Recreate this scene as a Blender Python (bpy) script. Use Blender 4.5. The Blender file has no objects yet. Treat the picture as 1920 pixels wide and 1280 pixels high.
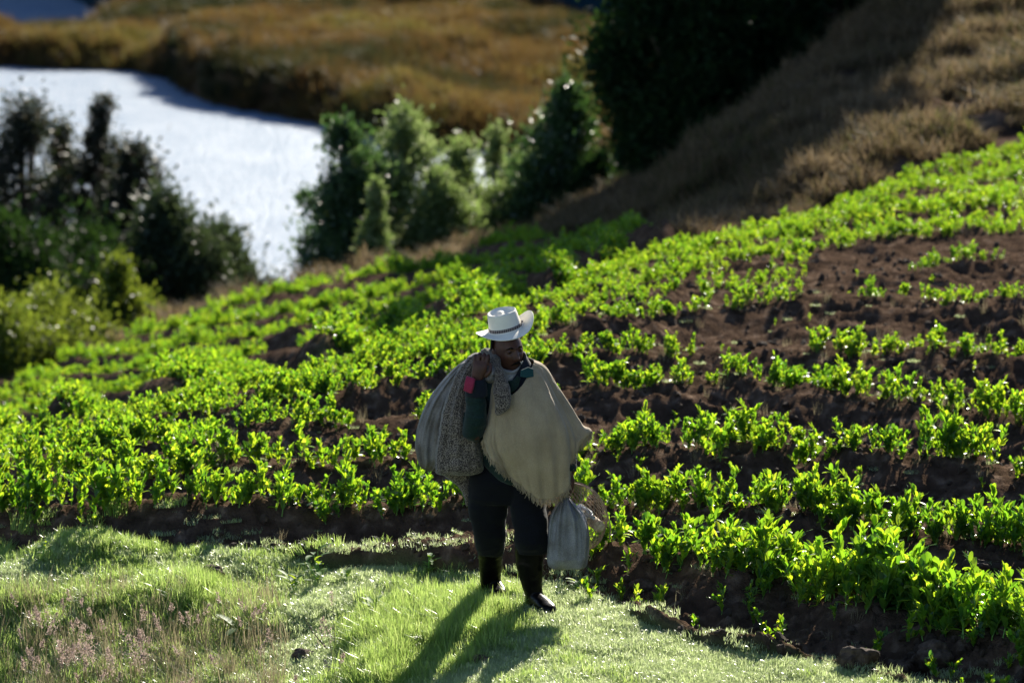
import bpy, bmesh, math, random
import numpy as np
from mathutils import Vector, Matrix, Euler
R = math.radians
rng = np.random.default_rng(7)
random.seed(7)
scene = bpy.context.scene
COL = scene.collection

# ---------------------------------------------------------------- camera
FPX = 7200.0; PITCH = R(9.0); ZC = 5.07; CY = -22.0
cam_d = bpy.data.cameras.new('camera'); cam = bpy.data.objects.new('camera', cam_d); COL.objects.link(cam)
cam.location = (0, CY, ZC); cam.rotation_euler = (R(90) - PITCH, 0, 0)
cam_d.sensor_width = 36; cam_d.lens = 135; cam_d.clip_start = 0.5; cam_d.clip_end = 6000
cam_d.dof.use_dof = True; cam_d.dof.focus_distance = 22.3; cam_d.dof.aperture_fstop = 2.7
scene.camera = cam
# ---------------------------------------------------------------- light
SUN_EL, SUN_AZ = 27.0, 18.0          # behind the man, a little to the right
EXPOSURE = 1.33
world = bpy.data.worlds.new("World"); scene.world = world; world.use_nodes = True
nt = world.node_tree; nt.nodes.clear()
sky = nt.nodes.new('ShaderNodeTexSky'); sky.sky_type = 'NISHITA'; sky.sun_disc = False
sky.sun_elevation = R(SUN_EL); sky.sun_rotation = R(SUN_AZ); sky.altitude = 2500; sky.dust_density = 1.0
bg = nt.nodes.new('ShaderNodeBackground'); bg.inputs['Strength'].default_value = 0.075
wo = nt.nodes.new('ShaderNodeOutputWorld')
nt.links.new(sky.outputs[0], bg.inputs[0]); nt.links.new(bg.outputs[0], wo.inputs[0])
sun_d = bpy.data.lights.new('sun', 'SUN'); sun_d.energy = 5.0; sun_d.angle = R(0.53); sun_d.color = (1.0, 0.93, 0.80)
sun = bpy.data.objects.new('sun', sun_d); COL.objects.link(sun)
sdir = Vector((math.sin(R(SUN_AZ)) * math.cos(R(SUN_EL)), math.cos(R(SUN_AZ)) * math.cos(R(SUN_EL)), math.sin(R(SUN_EL))))
sun.rotation_euler = sdir.to_track_quat('Z', 'Y').to_euler(); sun.location = (10, 40, 30)
vs = scene.view_settings; vs.view_transform = 'Standard'; vs.look = 'None'; vs.gamma = 1; vs.exposure = EXPOSURE; vs.use_curve_mapping = False
scene.render.engine = 'CYCLES'
scene.cycles.use_denoising = True
scene.cycles.max_bounces = 6; scene.cycles.diffuse_bounces = 3; scene.cycles.transmission_bounces = 4
scene.cycles.glossy_bounces = 2; scene.cycles.transparent_max_bounces = 8
scene.cycles.sample_clamp_indirect = 4.0; scene.cycles.caustics_reflective = False; scene.cycles.caustics_refractive = False

# ---------------------------------------------------------------- helpers
CP, SP = math.cos(PITCH), math.sin(PITCH)
def P(px, py, y=0.0):
    """world point seen at photo pixel (px,py) at world depth y"""
    u = (px - 960) / FPX; v = (640 - py) / FPX
    t = (y - CY) / (CP + v * SP)
    return (u * t, y, ZC + t * (-SP + v * CP))
def pix(x, y, z):
    D = y - CY; dz = z - ZC
    f = D * CP - dz * SP; up = D * SP + dz * CP
    return 960 + FPX * x / f, 640 - FPX * up / f
def link(o, parent=None):
    COL.objects.link(o)
    if parent is not None: o.parent = parent
    return o
def tag(o, label=None, cat=None, group=None, kind=None):
    if label: o['label'] = label
    if cat: o['category'] = cat
    if group: o['group'] = group
    if kind: o['kind'] = kind
    return o
def empty(name, loc, label, cat, group=None):
    o = bpy.data.objects.new(name, None); o.location = loc; o.empty_display_size = .1; COL.objects.link(o)
    return tag(o, label, cat, group)
def mesh_np(name, V, F, mats, smooth=True, attrs=None, midx=None):
    """V (n,3) F (m,k) ints"""
    me = bpy.data.meshes.new(name)
    V = np.asarray(V, np.float32); F = np.asarray(F, np.int32)
    me.vertices.add(len(V)); me.vertices.foreach_set('co', V.ravel())
    k = F.shape[1]
    me.loops.add(F.size); me.loops.foreach_set('vertex_index', F.ravel())
    me.polygons.add(len(F)); me.polygons.foreach_set('loop_start', np.arange(0, F.size, k, dtype=np.int32))
    me.polygons.foreach_set('loop_total', np.full(len(F), k, np.int32))
    if smooth: me.polygons.foreach_set('use_smooth', np.ones(len(F), bool))
    for m in (mats if isinstance(mats, (list, tuple)) else [mats]): me.materials.append(m)
    if midx is not None: me.polygons.foreach_set('material_index', np.asarray(midx, np.int32))
    me.update(calc_edges=True)
    for an, av in (attrs or {}).items():
        av = np.asarray(av, np.float32)
        a = me.attributes.new(an, 'FLOAT', 'POINT'); a.data.foreach_set('value', av.ravel())
    return me
def obj(name, me, parent=None, loc=None):
    o = bpy.data.objects.new(name, me); link(o, parent)
    if loc is not None: o.location = loc
    return o
def _h(ix, iy, s):
    n = (ix.astype(np.int64) * 374761393 + iy.astype(np.int64) * 668265263 + s * 1442695041) & 0x7fffffff
    n = ((n ^ (n >> 13)) * 1274126177) & 0x7fffffff
    return ((n ^ (n >> 16)) & 0xffff) / 65535.0
def vnoise(x, y, s=0):
    x = np.asarray(x, float); y = np.asarray(y, float)
    ix = np.floor(x); iy = np.floor(y); fx = x - ix; fy = y - iy
    fx = fx * fx * (3 - 2 * fx); fy = fy * fy * (3 - 2 * fy)
    a = _h(ix, iy, s); b = _h(ix + 1, iy, s); c = _h(ix, iy + 1, s); d = _h(ix + 1, iy + 1, s)
    return (a * (1 - fx) + b * fx) * (1 - fy) + (c * (1 - fx) + d * fx) * fy
def fbm(x, y, s=0, o=4):
    t = 0; a = .5; n = 0
    for i in range(o):
        t = t + a * vnoise(x * 2 ** i + 17 * i, y * 2 ** i - 9 * i, s + i); n += a; a *= .5
    return t / n
def sstep(a, b, x):
    t = np.clip((x - a) / (b - a), 0, 1); return t * t * (3 - 2 * t)

# ---------------------------------------------------------------- materials
def newmat(name):
    m = bpy.data.materials.new(name); m.use_nodes = True; m.node_tree.nodes.clear(); return m, m.node_tree
def N(nt, typ, **kw):
    n = nt.nodes.new(typ)
    for k, v in kw.items():
        if k[0] == '_': n.inputs[k[1:].replace('_', ' ')].default_value = v
        else: setattr(n, k, v)
    return n
def ramp(nt, src, stops, interp='LINEAR'):
    r = nt.nodes.new('ShaderNodeValToRGB'); r.color_ramp.interpolation = interp
    e = r.color_ramp.elements
    while len(e) < len(stops): e.new(0.5)
    for el, (p, c) in zip(e, stops):
        el.position = p; el.color = (*c, 1) if len(c) == 3 else c
    nt.links.new(src, r.inputs[0]); return r.outputs[0]
def leafmat(name, stops, tstops, rough=.35, trans=.55, spec=.5, nscale=6.0, nw=.35):
    """thin leaf: reflective side colour and transmitted colour, varied per leaf"""
    m, t = newmat(name)
    g = N(t, 'ShaderNodeNewGeometry'); tc = N(t, 'ShaderNodeTexCoord')
    nz = N(t, 'ShaderNodeTexNoise', _Scale=nscale, _Detail=2.0); t.links.new(g.outputs['Position'], nz.inputs['Vector'])
    ma = N(t, 'ShaderNodeMath', operation='MULTIPLY_ADD'); ma.inputs[1].default_value = 1 - nw
    t.links.new(g.outputs['Random Per Island'], ma.inputs[0])
    mb = N(t, 'ShaderNodeMath', operation='MULTIPLY'); mb.inputs[1].default_value = nw
    t.links.new(nz.outputs['Fac'], mb.inputs[0]); t.links.new(mb.outputs[0], ma.inputs[2])
    c1 = ramp(t, ma.outputs[0], stops); c2 = ramp(t, ma.outputs[0], tstops)
    p = N(t, 'ShaderNodeBsdfPrincipled', _Roughness=rough); p.inputs['Specular IOR Level'].default_value = spec
    t.links.new(c1, p.inputs['Base Color'])
    tr = N(t, 'ShaderNodeBsdfTranslucent'); t.links.new(c2, tr.inputs['Color'])
    mx = N(t, 'ShaderNodeMixShader'); mx.inputs[0].default_value = trans
    t.links.new(p.outputs[0], mx.inputs[1]); t.links.new(tr.outputs[0], mx.inputs[2])
    o = N(t, 'ShaderNodeOutputMaterial'); t.links.new(mx.outputs[0], o.inputs[0])
    return m
def surfmat(name, stops, scale=8.0, rough=.8, bump=.3, bscale=40.0, spec=.3, detail=6.0, bdist=.01, sheen=0.0):
    m, t = newmat(name)
    tc = N(t, 'ShaderNodeTexCoord')
    nz = N(t, 'ShaderNodeTexNoise', _Scale=scale, _Detail=detail); t.links.new(tc.outputs['Object'], nz.inputs['Vector'])
    c = ramp(t, nz.outputs['Fac'], stops)
    p = N(t, 'ShaderNodeBsdfPrincipled', _Roughness=rough); p.inputs['Specular IOR Level'].default_value = spec
    if sheen: p.inputs['Sheen Weight'].default_value = sheen; p.inputs['Sheen Roughness'].default_value = .5
    t.links.new(c, p.inputs['Base Color'])
    b = N(t, 'ShaderNodeBump', _Strength=bump, _Distance=bdist)
    n2 = N(t, 'ShaderNodeTexNoise', _Scale=bscale, _Detail=5.0); t.links.new(tc.outputs['Object'], n2.inputs['Vector'])
    t.links.new(n2.outputs['Fac'], b.inputs['Height']); t.links.new(b.outputs[0], p.inputs['Normal'])
    o = N(t, 'ShaderNodeOutputMaterial'); t.links.new(p.outputs[0], o.inputs[0])
    return m
M = {}
M['pea'] = leafmat('pea_leaf', [(0, (.02, .062, .022)), (.5, (.035, .095, .028)), (1, (.06, .14, .035))],
                   [(.1, (.03, .15, .015)), (.38, (.24, .50, .018)), (.68, (.56, .74, .025)), (.92, (.86, .90, .07))], rough=.33, trans=.54, nscale=1.7, nw=.45, spec=.55)
M['pea_stem'] = surfmat('pea_stem', [(0, (.10, .25, .04)), (1, (.2, .38, .08))], 20, .5, .1)
M['grass'] = leafmat('grass_blade', [(0, (.07, .16, .03)), (.5, (.11, .22, .04)), (1, (.20, .28, .09))],
                     [(0, (.30, .50, .08)), (.6, (.54, .70, .17)), (1, (.74, .78, .36))], rough=.3, trans=.5, spec=.6, nscale=3)
M['turf'] = leafmat('turf_blade', [(0, (.16, .23, .09)), (.5, (.27, .34, .17)), (1, (.42, .46, .32))],
                    [(0, (.46, .62, .20)), (.6, (.66, .76, .36)), (1, (.82, .84, .58))], rough=.25, trans=.5, spec=.7, nscale=3)
M['dry'] = leafmat('dry_grass', [(0, (.14, .11, .07)), (.5, (.24, .20, .12)), (1, (.34, .30, .2))],
                   [(0, (.22, .18, .10)), (1, (.46, .40, .24))], rough=.6, trans=.4, spec=.2)
M['seed'] = leafmat('seed_head', [(0, (.30, .21, .18)), (1, (.50, .40, .34))], [(0, (.4, .28, .24)), (1, (.62, .5, .42))], rough=.7, trans=.4, spec=.1)
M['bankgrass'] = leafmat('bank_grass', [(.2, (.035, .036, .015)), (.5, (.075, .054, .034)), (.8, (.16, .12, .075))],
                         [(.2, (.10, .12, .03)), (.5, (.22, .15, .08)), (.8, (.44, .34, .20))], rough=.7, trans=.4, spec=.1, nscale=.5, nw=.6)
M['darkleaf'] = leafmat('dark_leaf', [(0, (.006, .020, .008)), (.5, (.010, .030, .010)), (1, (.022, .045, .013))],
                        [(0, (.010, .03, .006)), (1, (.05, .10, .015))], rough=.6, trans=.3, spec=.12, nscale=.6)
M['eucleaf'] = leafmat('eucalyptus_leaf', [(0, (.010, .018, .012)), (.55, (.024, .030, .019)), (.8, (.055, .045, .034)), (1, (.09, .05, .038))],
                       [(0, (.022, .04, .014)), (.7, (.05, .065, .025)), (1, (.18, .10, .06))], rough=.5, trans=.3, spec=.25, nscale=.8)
M['shrubleaf'] = leafmat('shrub_leaf', [(0, (.010, .032, .014)), (.5, (.026, .060, .026)), (1, (.10, .15, .08))],
                         [(0, (.02, .06, .012)), (.6, (.07, .15, .03)), (1, (.26, .36, .13))], rough=.35, trans=.4, spec=.5, nscale=.7)
M['limeleaf'] = leafmat('lime_leaf', [(0, (.03, .06, .010)), (1, (.09, .12, .022))],
                        [(0, (.08, .14, .010)), (1, (.30, .36, .035))], rough=.45, trans=.45, spec=.35, nscale=.8)
M['palleaf'] = leafmat('pale_shrub_leaf', [(0, (.040, .065, .022)), (.5, (.105, .145, .055)), (1, (.30, .34, .19))],
                         [(0, (.11, .19, .04)), (.6, (.29, .40, .11)), (1, (.58, .64, .32))], rough=.5, trans=.4, spec=.3, nscale=.7)
M['midleaf'] = leafmat('grey_green_leaf', [(0, (.014, .030, .016)), (.6, (.032, .052, .027)), (1, (.08, .10, .06))],
                       [(0, (.03, .055, .018)), (.7, (.07, .10, .035)), (1, (.18, .22, .08))], rough=.5, trans=.3, spec=.25, nscale=.8)
M['bark'] = surfmat('bark', [(0.3, (.05, .035, .025)), (.7, (.14, .10, .075))], 6, .85, .6, 25)
M['reedblade'] = leafmat('reed_blade', [(.3, (.006, .010, .005)), (.42, (.020, .020, .009)), (.53, (.050, .029, .013)), (.66, (.052, .048, .015))],
                         [(.3, (.015, .028, .010)), (.42, (.06, .06, .018)), (.53, (.17, .09, .03)), (.66, (.17, .15, .035))], rough=.6, trans=.45, spec=.15, nscale=.05, nw=.85)
M['clod'] = surfmat('clod_soil', [(.3, (.03, .021, .016)), (.7, (.12, .088, .066))], 30, .95, .8, 90, .15)

# ---------------------------------------------------------------- terrain
TD = np.array([0, 14, 20, 25, 30, 34, 38, 42, 47, 52, 57, 62, 70, 80, 100, 130, 170, 260], float)
TA = np.array([-1500, -400, 0, 480, 960, 1200, 1440, 1680, 1920, 2400, 3600], float)
_r = {
 -400: [-3.2,-1.9,-.62,-1.3,-2.1,-3.0,-3.9,-4.6,-5.3,-6.0,-7.2,-9,-11.5,-16,-22,-28],
 0:    [-2.6,-1.05,-.13,-.68,-1.35,-2.15,-2.9,-3.55,-4.2,-4.85,-5.9,-7.8,-10.5,-15,-21,-28],
 480:  [-1.5,-.48,-.04,-.25,-.75,-1.5,-2.15,-2.7,-3.2,-3.7,-4.25,-6.2,-9,-14,-20,-28],
 960:  [-.6,-.07,0,-.02,-.1,-.7,-1.35,-1.85,-2.3,-2.75,-3.3,-4.3,-6,-11,-18,-28],
 1200: [-.1,0,0,0,-.03,-.2,-.75,-1.3,-1.85,-2.1,-2.5,-3.6,-5.5,-10,-17,-28],
 1440: [0,0,0,0,-.02,-.12,-.33,-.97,-.75,-.65,-1.1,-2.4,-4.5,-9,-16,-28],
 1680: [0,0,0,0,0,-.05,-.12,-.30,.05,.3,.35,-.2,-1.5,-5,-12,-26],
 1920: [0,0,0,0,0,0,-.03,-.15,.25,.9,1.6,2.6,3.2,1.5,-6,-22],
 2400: [.2,.1,0,0,0,.05,.1,.2,.9,1.9,2.9,4.4,6,6,0,-18]}
rows = []
for a in TA:
    k = {-1500: -400, 3600: 2400}.get(a, a)
    r = list(_r[int(k)]); off = {-1500: -2.5, 3600: 3.0}.get(a, 0)
    r = [v + off for v in r]
    rows.append([r[0]] + r + [-34])
TZ = np.array(rows)                     # (na, nd)
def _tang(x, Y, axis):
    Y = np.moveaxis(Y, axis, -1); d = np.diff(Y, axis=-1) / np.diff(x)
    m = np.zeros_like(Y); m[..., 1:-1] = (d[..., 1:] * np.diff(x)[:-1] + d[..., :-1] * np.diff(x)[1:]) / (x[2:] - x[:-2])
    m[..., 0] = d[..., 0]; m[..., -1] = d[..., -1]
    return np.moveaxis(m, -1, axis)
_TMD = _tang(TD, TZ, 1)
def _herm(x, i, X, y0, y1, m0, m1):
    h = X[i + 1] - X[i]; t = (x - X[i]) / h
    return (2*t**3 - 3*t**2 + 1) * y0 + (t**3 - 2*t**2 + t) * h * m0 + (-2*t**3 + 3*t**2) * y1 + (t**3 - t**2) * h * m1
def zbase(a, D):
    a = np.clip(a, TA[0], TA[-1]); D = np.clip(D, 0.01, 259.9)
    i = np.clip(np.searchsorted(TD, D) - 1, 0, len(TD) - 2); j = np.clip(np.searchsorted(TA, a) - 1, 0, len(TA) - 2)
    def col(jj):
        jj = np.clip(jj, 0, len(TA) - 1)
        return _herm(D, i, TD, TZ[jj, i], TZ[jj, i + 1], _TMD[jj, i], _TMD[jj, i + 1])
    c0, c1, c2, c3 = col(j - 1), col(j), col(j + 1), col(j + 2)
    x0 = TA[np.clip(j - 1, 0, len(TA) - 1)]; x1 = TA[j]; x2 = TA[j + 1]; x3 = TA[np.clip(j + 2, 0, len(TA) - 1)]
    m1 = (c2 - c0) / np.maximum(x2 - x0, 1); m2 = (c3 - c1) / np.maximum(x3 - x1, 1)
    h = x2 - x1; t = (a - x1) / h
    return (2*t**3 - 3*t**2 + 1) * c1 + (t**3 - 2*t**2 + t) * h * m1 + (-2*t**3 + 3*t**2) * c2 + (t**3 - t**2) * h * m2
def pybase(a, D, z): return pix((a - 960) / FPX * D, D + CY, z)[1]
# crop row lines of the near field, from the front row to the crest
RA = np.array([-400, 0, 480, 960, 1200, 1440, 1680, 1920, 2400], float)
ROWS = np.array([
 [1330, 1250, 1190, 1165, 1190, 1240, 1290, 1350, 1450],
 [1110, 1085, 1065, 1062, 1085, 1125, 1180, 1235, 1340],
 [ 995,  990,  985,  975,  985, 1005, 1035, 1055, 1110],
 [ 940,  932,  908,  880,  870,  878,  898,  925,  990],
 [ 905,  893,  843,  785,  757,  752,  780,  810,  870],
 [ 885,  868,  795,  718,  690,  678,  686,  700,  745],
 [ 872,  850,  755,  665,  622,  595,  585,  597,  640],
 [ 862,  835,  722,  628,  572,  535,  510,  500,  520],
 [ 852,  822,  695,  598,  536,  488,  456,  436,  445],
 [ 842,  810,  672,  572,  508,  452,  412,  383,  380],
 [ 832,  798,  650,  550,  484,  422,  375,  335,  325],
 [ 822,  786,  630,  530,  462,  396,  343,  292,  275],
 [ 812,  774,  612,  512,  442,  372,  315,  255,  230]], float)
def rho_near(a, py):
    cols = np.array([np.interp(a, RA, r) for r in ROWS])        # (nr, n) decreasing
    out = np.zeros_like(py)
    for k in range(len(ROWS) - 1):
        hi, lo = cols[k], cols[k + 1]
        s = (py <= hi) & (py > lo); out[s] = (k + (hi - py) / (hi - lo))[s]
    out[py <= cols[-1]] = len(ROWS) - 1; out[py > cols[0]] = -.5
    return out
def rho_far(a, py): return (868 - 0.105 * a + 14 * np.sin(a / 190.0) - py) / 37.0
CREST = lambda a: np.interp(a, [-400, 0, 480, 960, 1200, 1440, 1680, 1920, 2400], [29, 30.5, 32, 35, 39.5, 43, 45.5, 48, 50])
FAREND = lambda a: np.interp(a, [-400, 0, 130, 290, 480, 700, 960, 1190, 1260, 1300], [55, 57.5, 58, 60, 61, 60, 58.5, 53, 46, 30])
FIELD0 = lambda a: np.interp(a, [-400, 0, 130, 330, 420, 560, 700, 860, 1040, 1150, 1250, 1450, 1700, 1920, 2400],
                             [1062, 1056, 1036, 1040, 1046, 1058, 1068, 1084, 1102, 1145, 1200, 1246, 1276, 1296, 1340])
def regions(a, D, py):
    """near field, far field, grass verge, bank masks 0..1"""
    x = (a - 960) / FPX * D; y = D + CY
    w = 40 * (fbm(x * 1.3, y * 1.3, 31, 4) - .5)
    verge = sstep(-8, 8, py - FIELD0(a) + w) * (D < 27)
    c = CREST(a); near = (1 - verge) * (1 - sstep(0, .8, D - c + 1.5 * (fbm(x * .5, y * .5, 12, 3) - .5)))
    fe = FAREND(a); far = sstep(.5, 1.5, D - c) * (1 - sstep(-.5, .8, D - fe + 2 * (fbm(x * .4, y * .4, 5, 3) - .5))) * (a < 1290)
    return near, far, verge
def terrain(a, D):
    a = np.asarray(a, float); D = np.asarray(D, float)
    x = (a - 960) / FPX * D; y = D + CY
    z0 = zbase(a, D); py = pybase(a, D, z0)
    near, far, verge = regions(a, D, py)
    wob = (fbm(x * .9, y * .9, 3, 3) - .5) * .5
    rn = rho_near(a, py) + wob * .5; rf = rho_far(a, py) + wob * .3
    def prof(r):                       # planting ridge at integer r, ditch behind it
        f = (r + .28) % 1.0
        return np.where(f < .55, np.sin(f / .55 * math.pi) ** 1.0, -.45 * np.sin((f - .55) / .45 * math.pi))
    z = z0 + near * .15 * prof(rn) * sstep(.2, 1.0, near) * np.where(rn > 6.5, .3, 1) + far * .34 * prof(rf)
    soil = np.clip(near + far, 0, 1)
    edge = np.exp(-((py - FIELD0(a) - 0) / 28.0) ** 2) * (D < 27)
    bil = lambda s, k: np.abs(2 * vnoise(x * s, y * s, k) - 1)
    big = (1 - bil(4.5, 41)) ** 1.5 * sstep(.35, .75, vnoise(x * 1.1, y * 1.1, 71))
    clod = .055 * big + .036 * (1 - bil(11, 43)) * vnoise(x * 3, y * 3, 44) + .016 * (1 - bil(27, 47)) + .008 * vnoise(x * 60, y * 60, 49)
    z = z + soil * (clod - .04) * np.where(D < 40, 1.7, 1.6) + edge * .03 * fbm(x * 3, y * 3, 77, 2)
    # tussocky verge, higher and rougher towards the left
    left = 1 - sstep(450, 900, a)
    tus = sstep(.42, .75, fbm(x * 1.7 + .3 * y, y * 1.9, 91, 3))
    z = z + verge * ((.03 + .06 * left) * tus + .012 * vnoise(x * 9, y * 9, 14) - .02)
    z = z + .045 * np.exp(-((a - 190) / 190) ** 2 - ((D - 23.6) / .8) ** 2)
    # rough bank and slopes beyond the fields
    bank = np.clip(1 - soil - verge, 0, 1) * (D > 28)
    z = z + bank * sstep(0, 3, D - CREST(a)) * (1.5 * (fbm(x * .33, y * .28, 51, 4) - .5) + .75 * (fbm(x * 1.1, y * 1.1, 53, 4) - .45) + .06 * vnoise(x * 7, y * 7, 55))
    return x, y, z, py, near, far, verge, bank, rn, rf
# ---------------------------------------------------------------- ground sheet
def grid_faces(nr, nc):
    i = np.arange((nr - 1) * (nc - 1)); r = i // (nc - 1); c = i % (nc - 1)
    b = r * nc + c
    return np.stack([b, b + 1, b + nc + 1, b + nc], 1)
acols = np.concatenate([[-40000, -20000, -9000, -5000, -3000, -2000, -1400, -1000, -700, -500], np.arange(-340, 2260, 4.5), [2400, 2700, 3100, 3600, 4500, 6000, 9000, 20000, 40000]])
dr = [1.0, 4, 8, 11, 13, 15, 16.5, 17.5, 18.2]
while dr[-1] < 62: dr.append(dr[-1] * (1.0017 if dr[-1] < 45 else 1.003))
while dr[-1] < 250: dr.append(dr[-1] * 1.012)
dr = np.array(dr)
A, Dg = np.meshgrid(acols, dr)
x, y, z, py, near, far, verge, bank, rn, rf = terrain(A.ravel(), Dg.ravel())
m, t = newmat('ground_soil_grass')
tc = N(t, 'ShaderNodeTexCoord')
def tnoise(s, d=6.0):
    n = N(t, 'ShaderNodeTexNoise', _Scale=s, _Detail=d); t.links.new(tc.outputs['Object'], n.inputs['Vector']); return n.outputs['Fac']
soil_c = ramp(t, tnoise(9), [(.25, (.030, .020, .014)), (.55, (.080, .053, .037)), (.8, (.21, .15, .11))])
gr_c = ramp(t, tnoise(5), [(.3, (.035, .06, .018)), (.55, (.08, .13, .035)), (.8, (.14, .17, .07))])
bk_c = ramp(t, tnoise(.9, 8.0), [(.3, (.014, .011, .010)), (.46, (.045, .032, .024)), (.6, (.12, .082, .060)), (.8, (.10, .10, .04))])
def att(n): a_ = N(t, 'ShaderNodeAttribute', attribute_name=n); return a_.outputs['Fac']
def mixc(f, a_, b_):
    q = N(t, 'ShaderNodeMix', data_type='RGBA'); t.links.new(f, q.inputs[0]); t.links.new(a_, q.inputs[6]); t.links.new(b_, q.inputs[7]); return q.outputs[2]
c = mixc(att('verge'), soil_c, gr_c); c = mixc(att('bank'), c, bk_c)
p = N(t, 'ShaderNodeBsdfPrincipled', _Roughness=.85); p.inputs['Specular IOR Level'].default_value = .0
t.links.new(c, p.inputs['Base Color'])
b = N(t, 'ShaderNodeBump', _Strength=.9, _Distance=.02); t.links.new(tnoise(55, 8.0), b.inputs['Height']); t.links.new(b.outputs[0], p.inputs['Normal'])
o_ = N(t, 'ShaderNodeOutputMaterial'); t.links.new(p.outputs[0], o_.inputs[0])
g = obj('ground', mesh_np('ground', np.stack([x, y, z], 1), grid_faces(len(dr), len(acols)), m, attrs={'verge': np.maximum(verge, .8 * bank * (A.ravel() < 1020) * (Dg.ravel() < 75)), 'bank': bank * np.where((A.ravel() < 1020) & (Dg.ravel() < 75), .35, 1)}))
tag(g, 'dark ploughed hillside soil with a grassy verge along its near edge', 'ground', kind='structure')

# ---------------------------------------------------------------- lake, marsh, far shore
ZL = -25.0
m, t = newmat('lake_water')
tc = N(t, 'ShaderNodeTexCoord'); mp = N(t, 'ShaderNodeMapping'); mp.inputs['Scale'].default_value = (1, .55, 1)
t.links.new(tc.outputs['Object'], mp.inputs['Vector'])
n1 = N(t, 'ShaderNodeTexNoise', _Scale=2.2, _Detail=4.0, _Roughness=.65); t.links.new(mp.outputs[0], n1.inputs['Vector'])
b = N(t, 'ShaderNodeBump', _Strength=1.0, _Distance=.32); t.links.new(n1.outputs['Fac'], b.inputs['Height'])
p = N(t, 'ShaderNodeBsdfPrincipled', _Roughness=.53, _IOR=1.29)
nr = N(t, 'ShaderNodeTexNoise', _Scale=.22, _Detail=5.0, _Roughness=.7); t.links.new(mp.outputs[0], nr.inputs['Vector'])
mr = N(t, 'ShaderNodeMapRange'); mr.inputs['From Min'].default_value = .35; mr.inputs['From Max'].default_value = .65; mr.inputs['To Min'].default_value = .44; mr.inputs['To Max'].default_value = .60
t.links.new(nr.outputs['Fac'], mr.inputs['Value']); t.links.new(mr.outputs[0], p.inputs['Roughness']); p.inputs['Base Color'].default_value = (.08, .15, .25, 1)
p.inputs['Specular IOR Level'].default_value = .5
t.links.new(b.outputs[0], p.inputs['Normal'])
o_ = N(t, 'ShaderNodeOutputMaterial'); t.links.new(p.outputs[0], o_.inputs[0])
me = mesh_np('lake', [(-3000, 60, ZL), (3000, 60, ZL), (3000, 4500, ZL), (-3000, 4500, ZL)], [[0, 1, 2, 3]], m)
tag(obj('lake', me), 'rippled silvery blue lake water below the hillside', 'lake', kind='structure')

# marsh: reed covered flat standing on the lake
def lakeD(py): return (ZC - ZL) / math.tan(PITCH + math.atan((py - 640) / FPX))
SHA = np.array([-600, -200, 0, 120, 220, 320, 352, 380, 440, 520, 620, 720, 800, 860, 930, 1020, 1300, 3000], float)
SHP = np.array([110, 122, 130, 134, 140, 152, 178, 196, 212, 226, 243, 262, 282, 288, 286, 320, 420, 700], float)
BKA = np.array([-600, -200, 0, 60, 130, 220, 400, 700, 1000, 3000], float)
BKP = np.array([74, 72, 68, 60, 54, 52, 50, 50, 50, 50], float)
ma = np.arange(-600, 3000, 6.0); md = 225 * np.exp(np.linspace(0, math.log(2.05), 330))
A, Dg = np.meshgrid(ma, md); a_, d_ = A.ravel(), Dg.ravel()
mx_, my_ = (a_ - 960) / FPX * d_, d_ + CY
Dn = np.array([lakeD(v) for v in np.interp(ma, SHA, SHP)])
Df = np.array([lakeD(v) for v in np.interp(ma, BKA, BKP)])
dn = np.interp(a_, ma, Dn) + 9 * (fbm(mx_ * .12, my_ * .04, 61, 4) - .5); df = np.interp(a_, ma, Df) + 30 * (fbm(mx_ * .05, my_ * .03, 62, 3) - .5)
ms = sstep(0, 9, d_ - dn) * (1 - sstep(-10, 2, d_ - df))
hum = fbm(mx_ * .09, my_ * .035, 63, 4)
def marsh_h(mx_, my_, ms): return ZL - .5 + ms * (.6 + 3.3 * sstep(.25, .85, fbm(mx_ * .09, my_ * .035, 63, 4)) + 1.1 * fbm(mx_ * .6, my_ * .3, 64, 3))
mz = marsh_h(mx_, my_, ms)
m, t = newmat('marsh_reeds')
tc = N(t, 'ShaderNodeTexCoord'); mp = N(t, 'ShaderNodeMapping'); mp.inputs['Scale'].default_value = (1, .45, 1)
t.links.new(tc.outputs['Object'], mp.inputs['Vector'])
n1 = N(t, 'ShaderNodeTexNoise', _Scale=.04, _Detail=6.0, _Roughness=.65); t.links.new(mp.outputs[0], n1.inputs['Vector'])
n3 = N(t, 'ShaderNodeTexNoise', _Scale=.016, _Detail=3.0); t.links.new(mp.outputs[0], n3.inputs['Vector'])
pv = ramp(t, n3.outputs['Fac'], [(.36, (.30, .42, .32)), (.5, (1, 1, 1)), (.64, (1.0, .95, .8))])
c = ramp(t, n1.outputs['Fac'], [(.34, (.008, .011, .007)), (.45, (.03, .022, .01)), (.55, (.065, .033, .014)), (.68, (.045, .042, .012))])
p = N(t, 'ShaderNodeBsdfPrincipled', _Roughness=.9); p.inputs['Specular IOR Level'].default_value = .1; mm = N(t, 'ShaderNodeMix', data_type='RGBA', blend_type='MULTIPLY'); mm.inputs[0].default_value = 1; t.links.new(c, mm.inputs[6]); t.links.new(pv, mm.inputs[7]); t.links.new(mm.outputs[2], p.inputs['Base Color'])
b = N(t, 'ShaderNodeBump', _Strength=1.0, _Distance=1.0); n2 = N(t, 'ShaderNodeTexNoise', _Scale=1.6, _Detail=6.0)
t.links.new(tc.outputs['Object'], n2.inputs['Vector']); t.links.new(n2.outputs['Fac'], b.inputs['Height']); t.links.new(b.outputs[0], p.inputs['Normal'])
o_ = N(t, 'ShaderNodeOutputMaterial'); t.links.new(p.outputs[0], o_.inputs[0])
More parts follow.
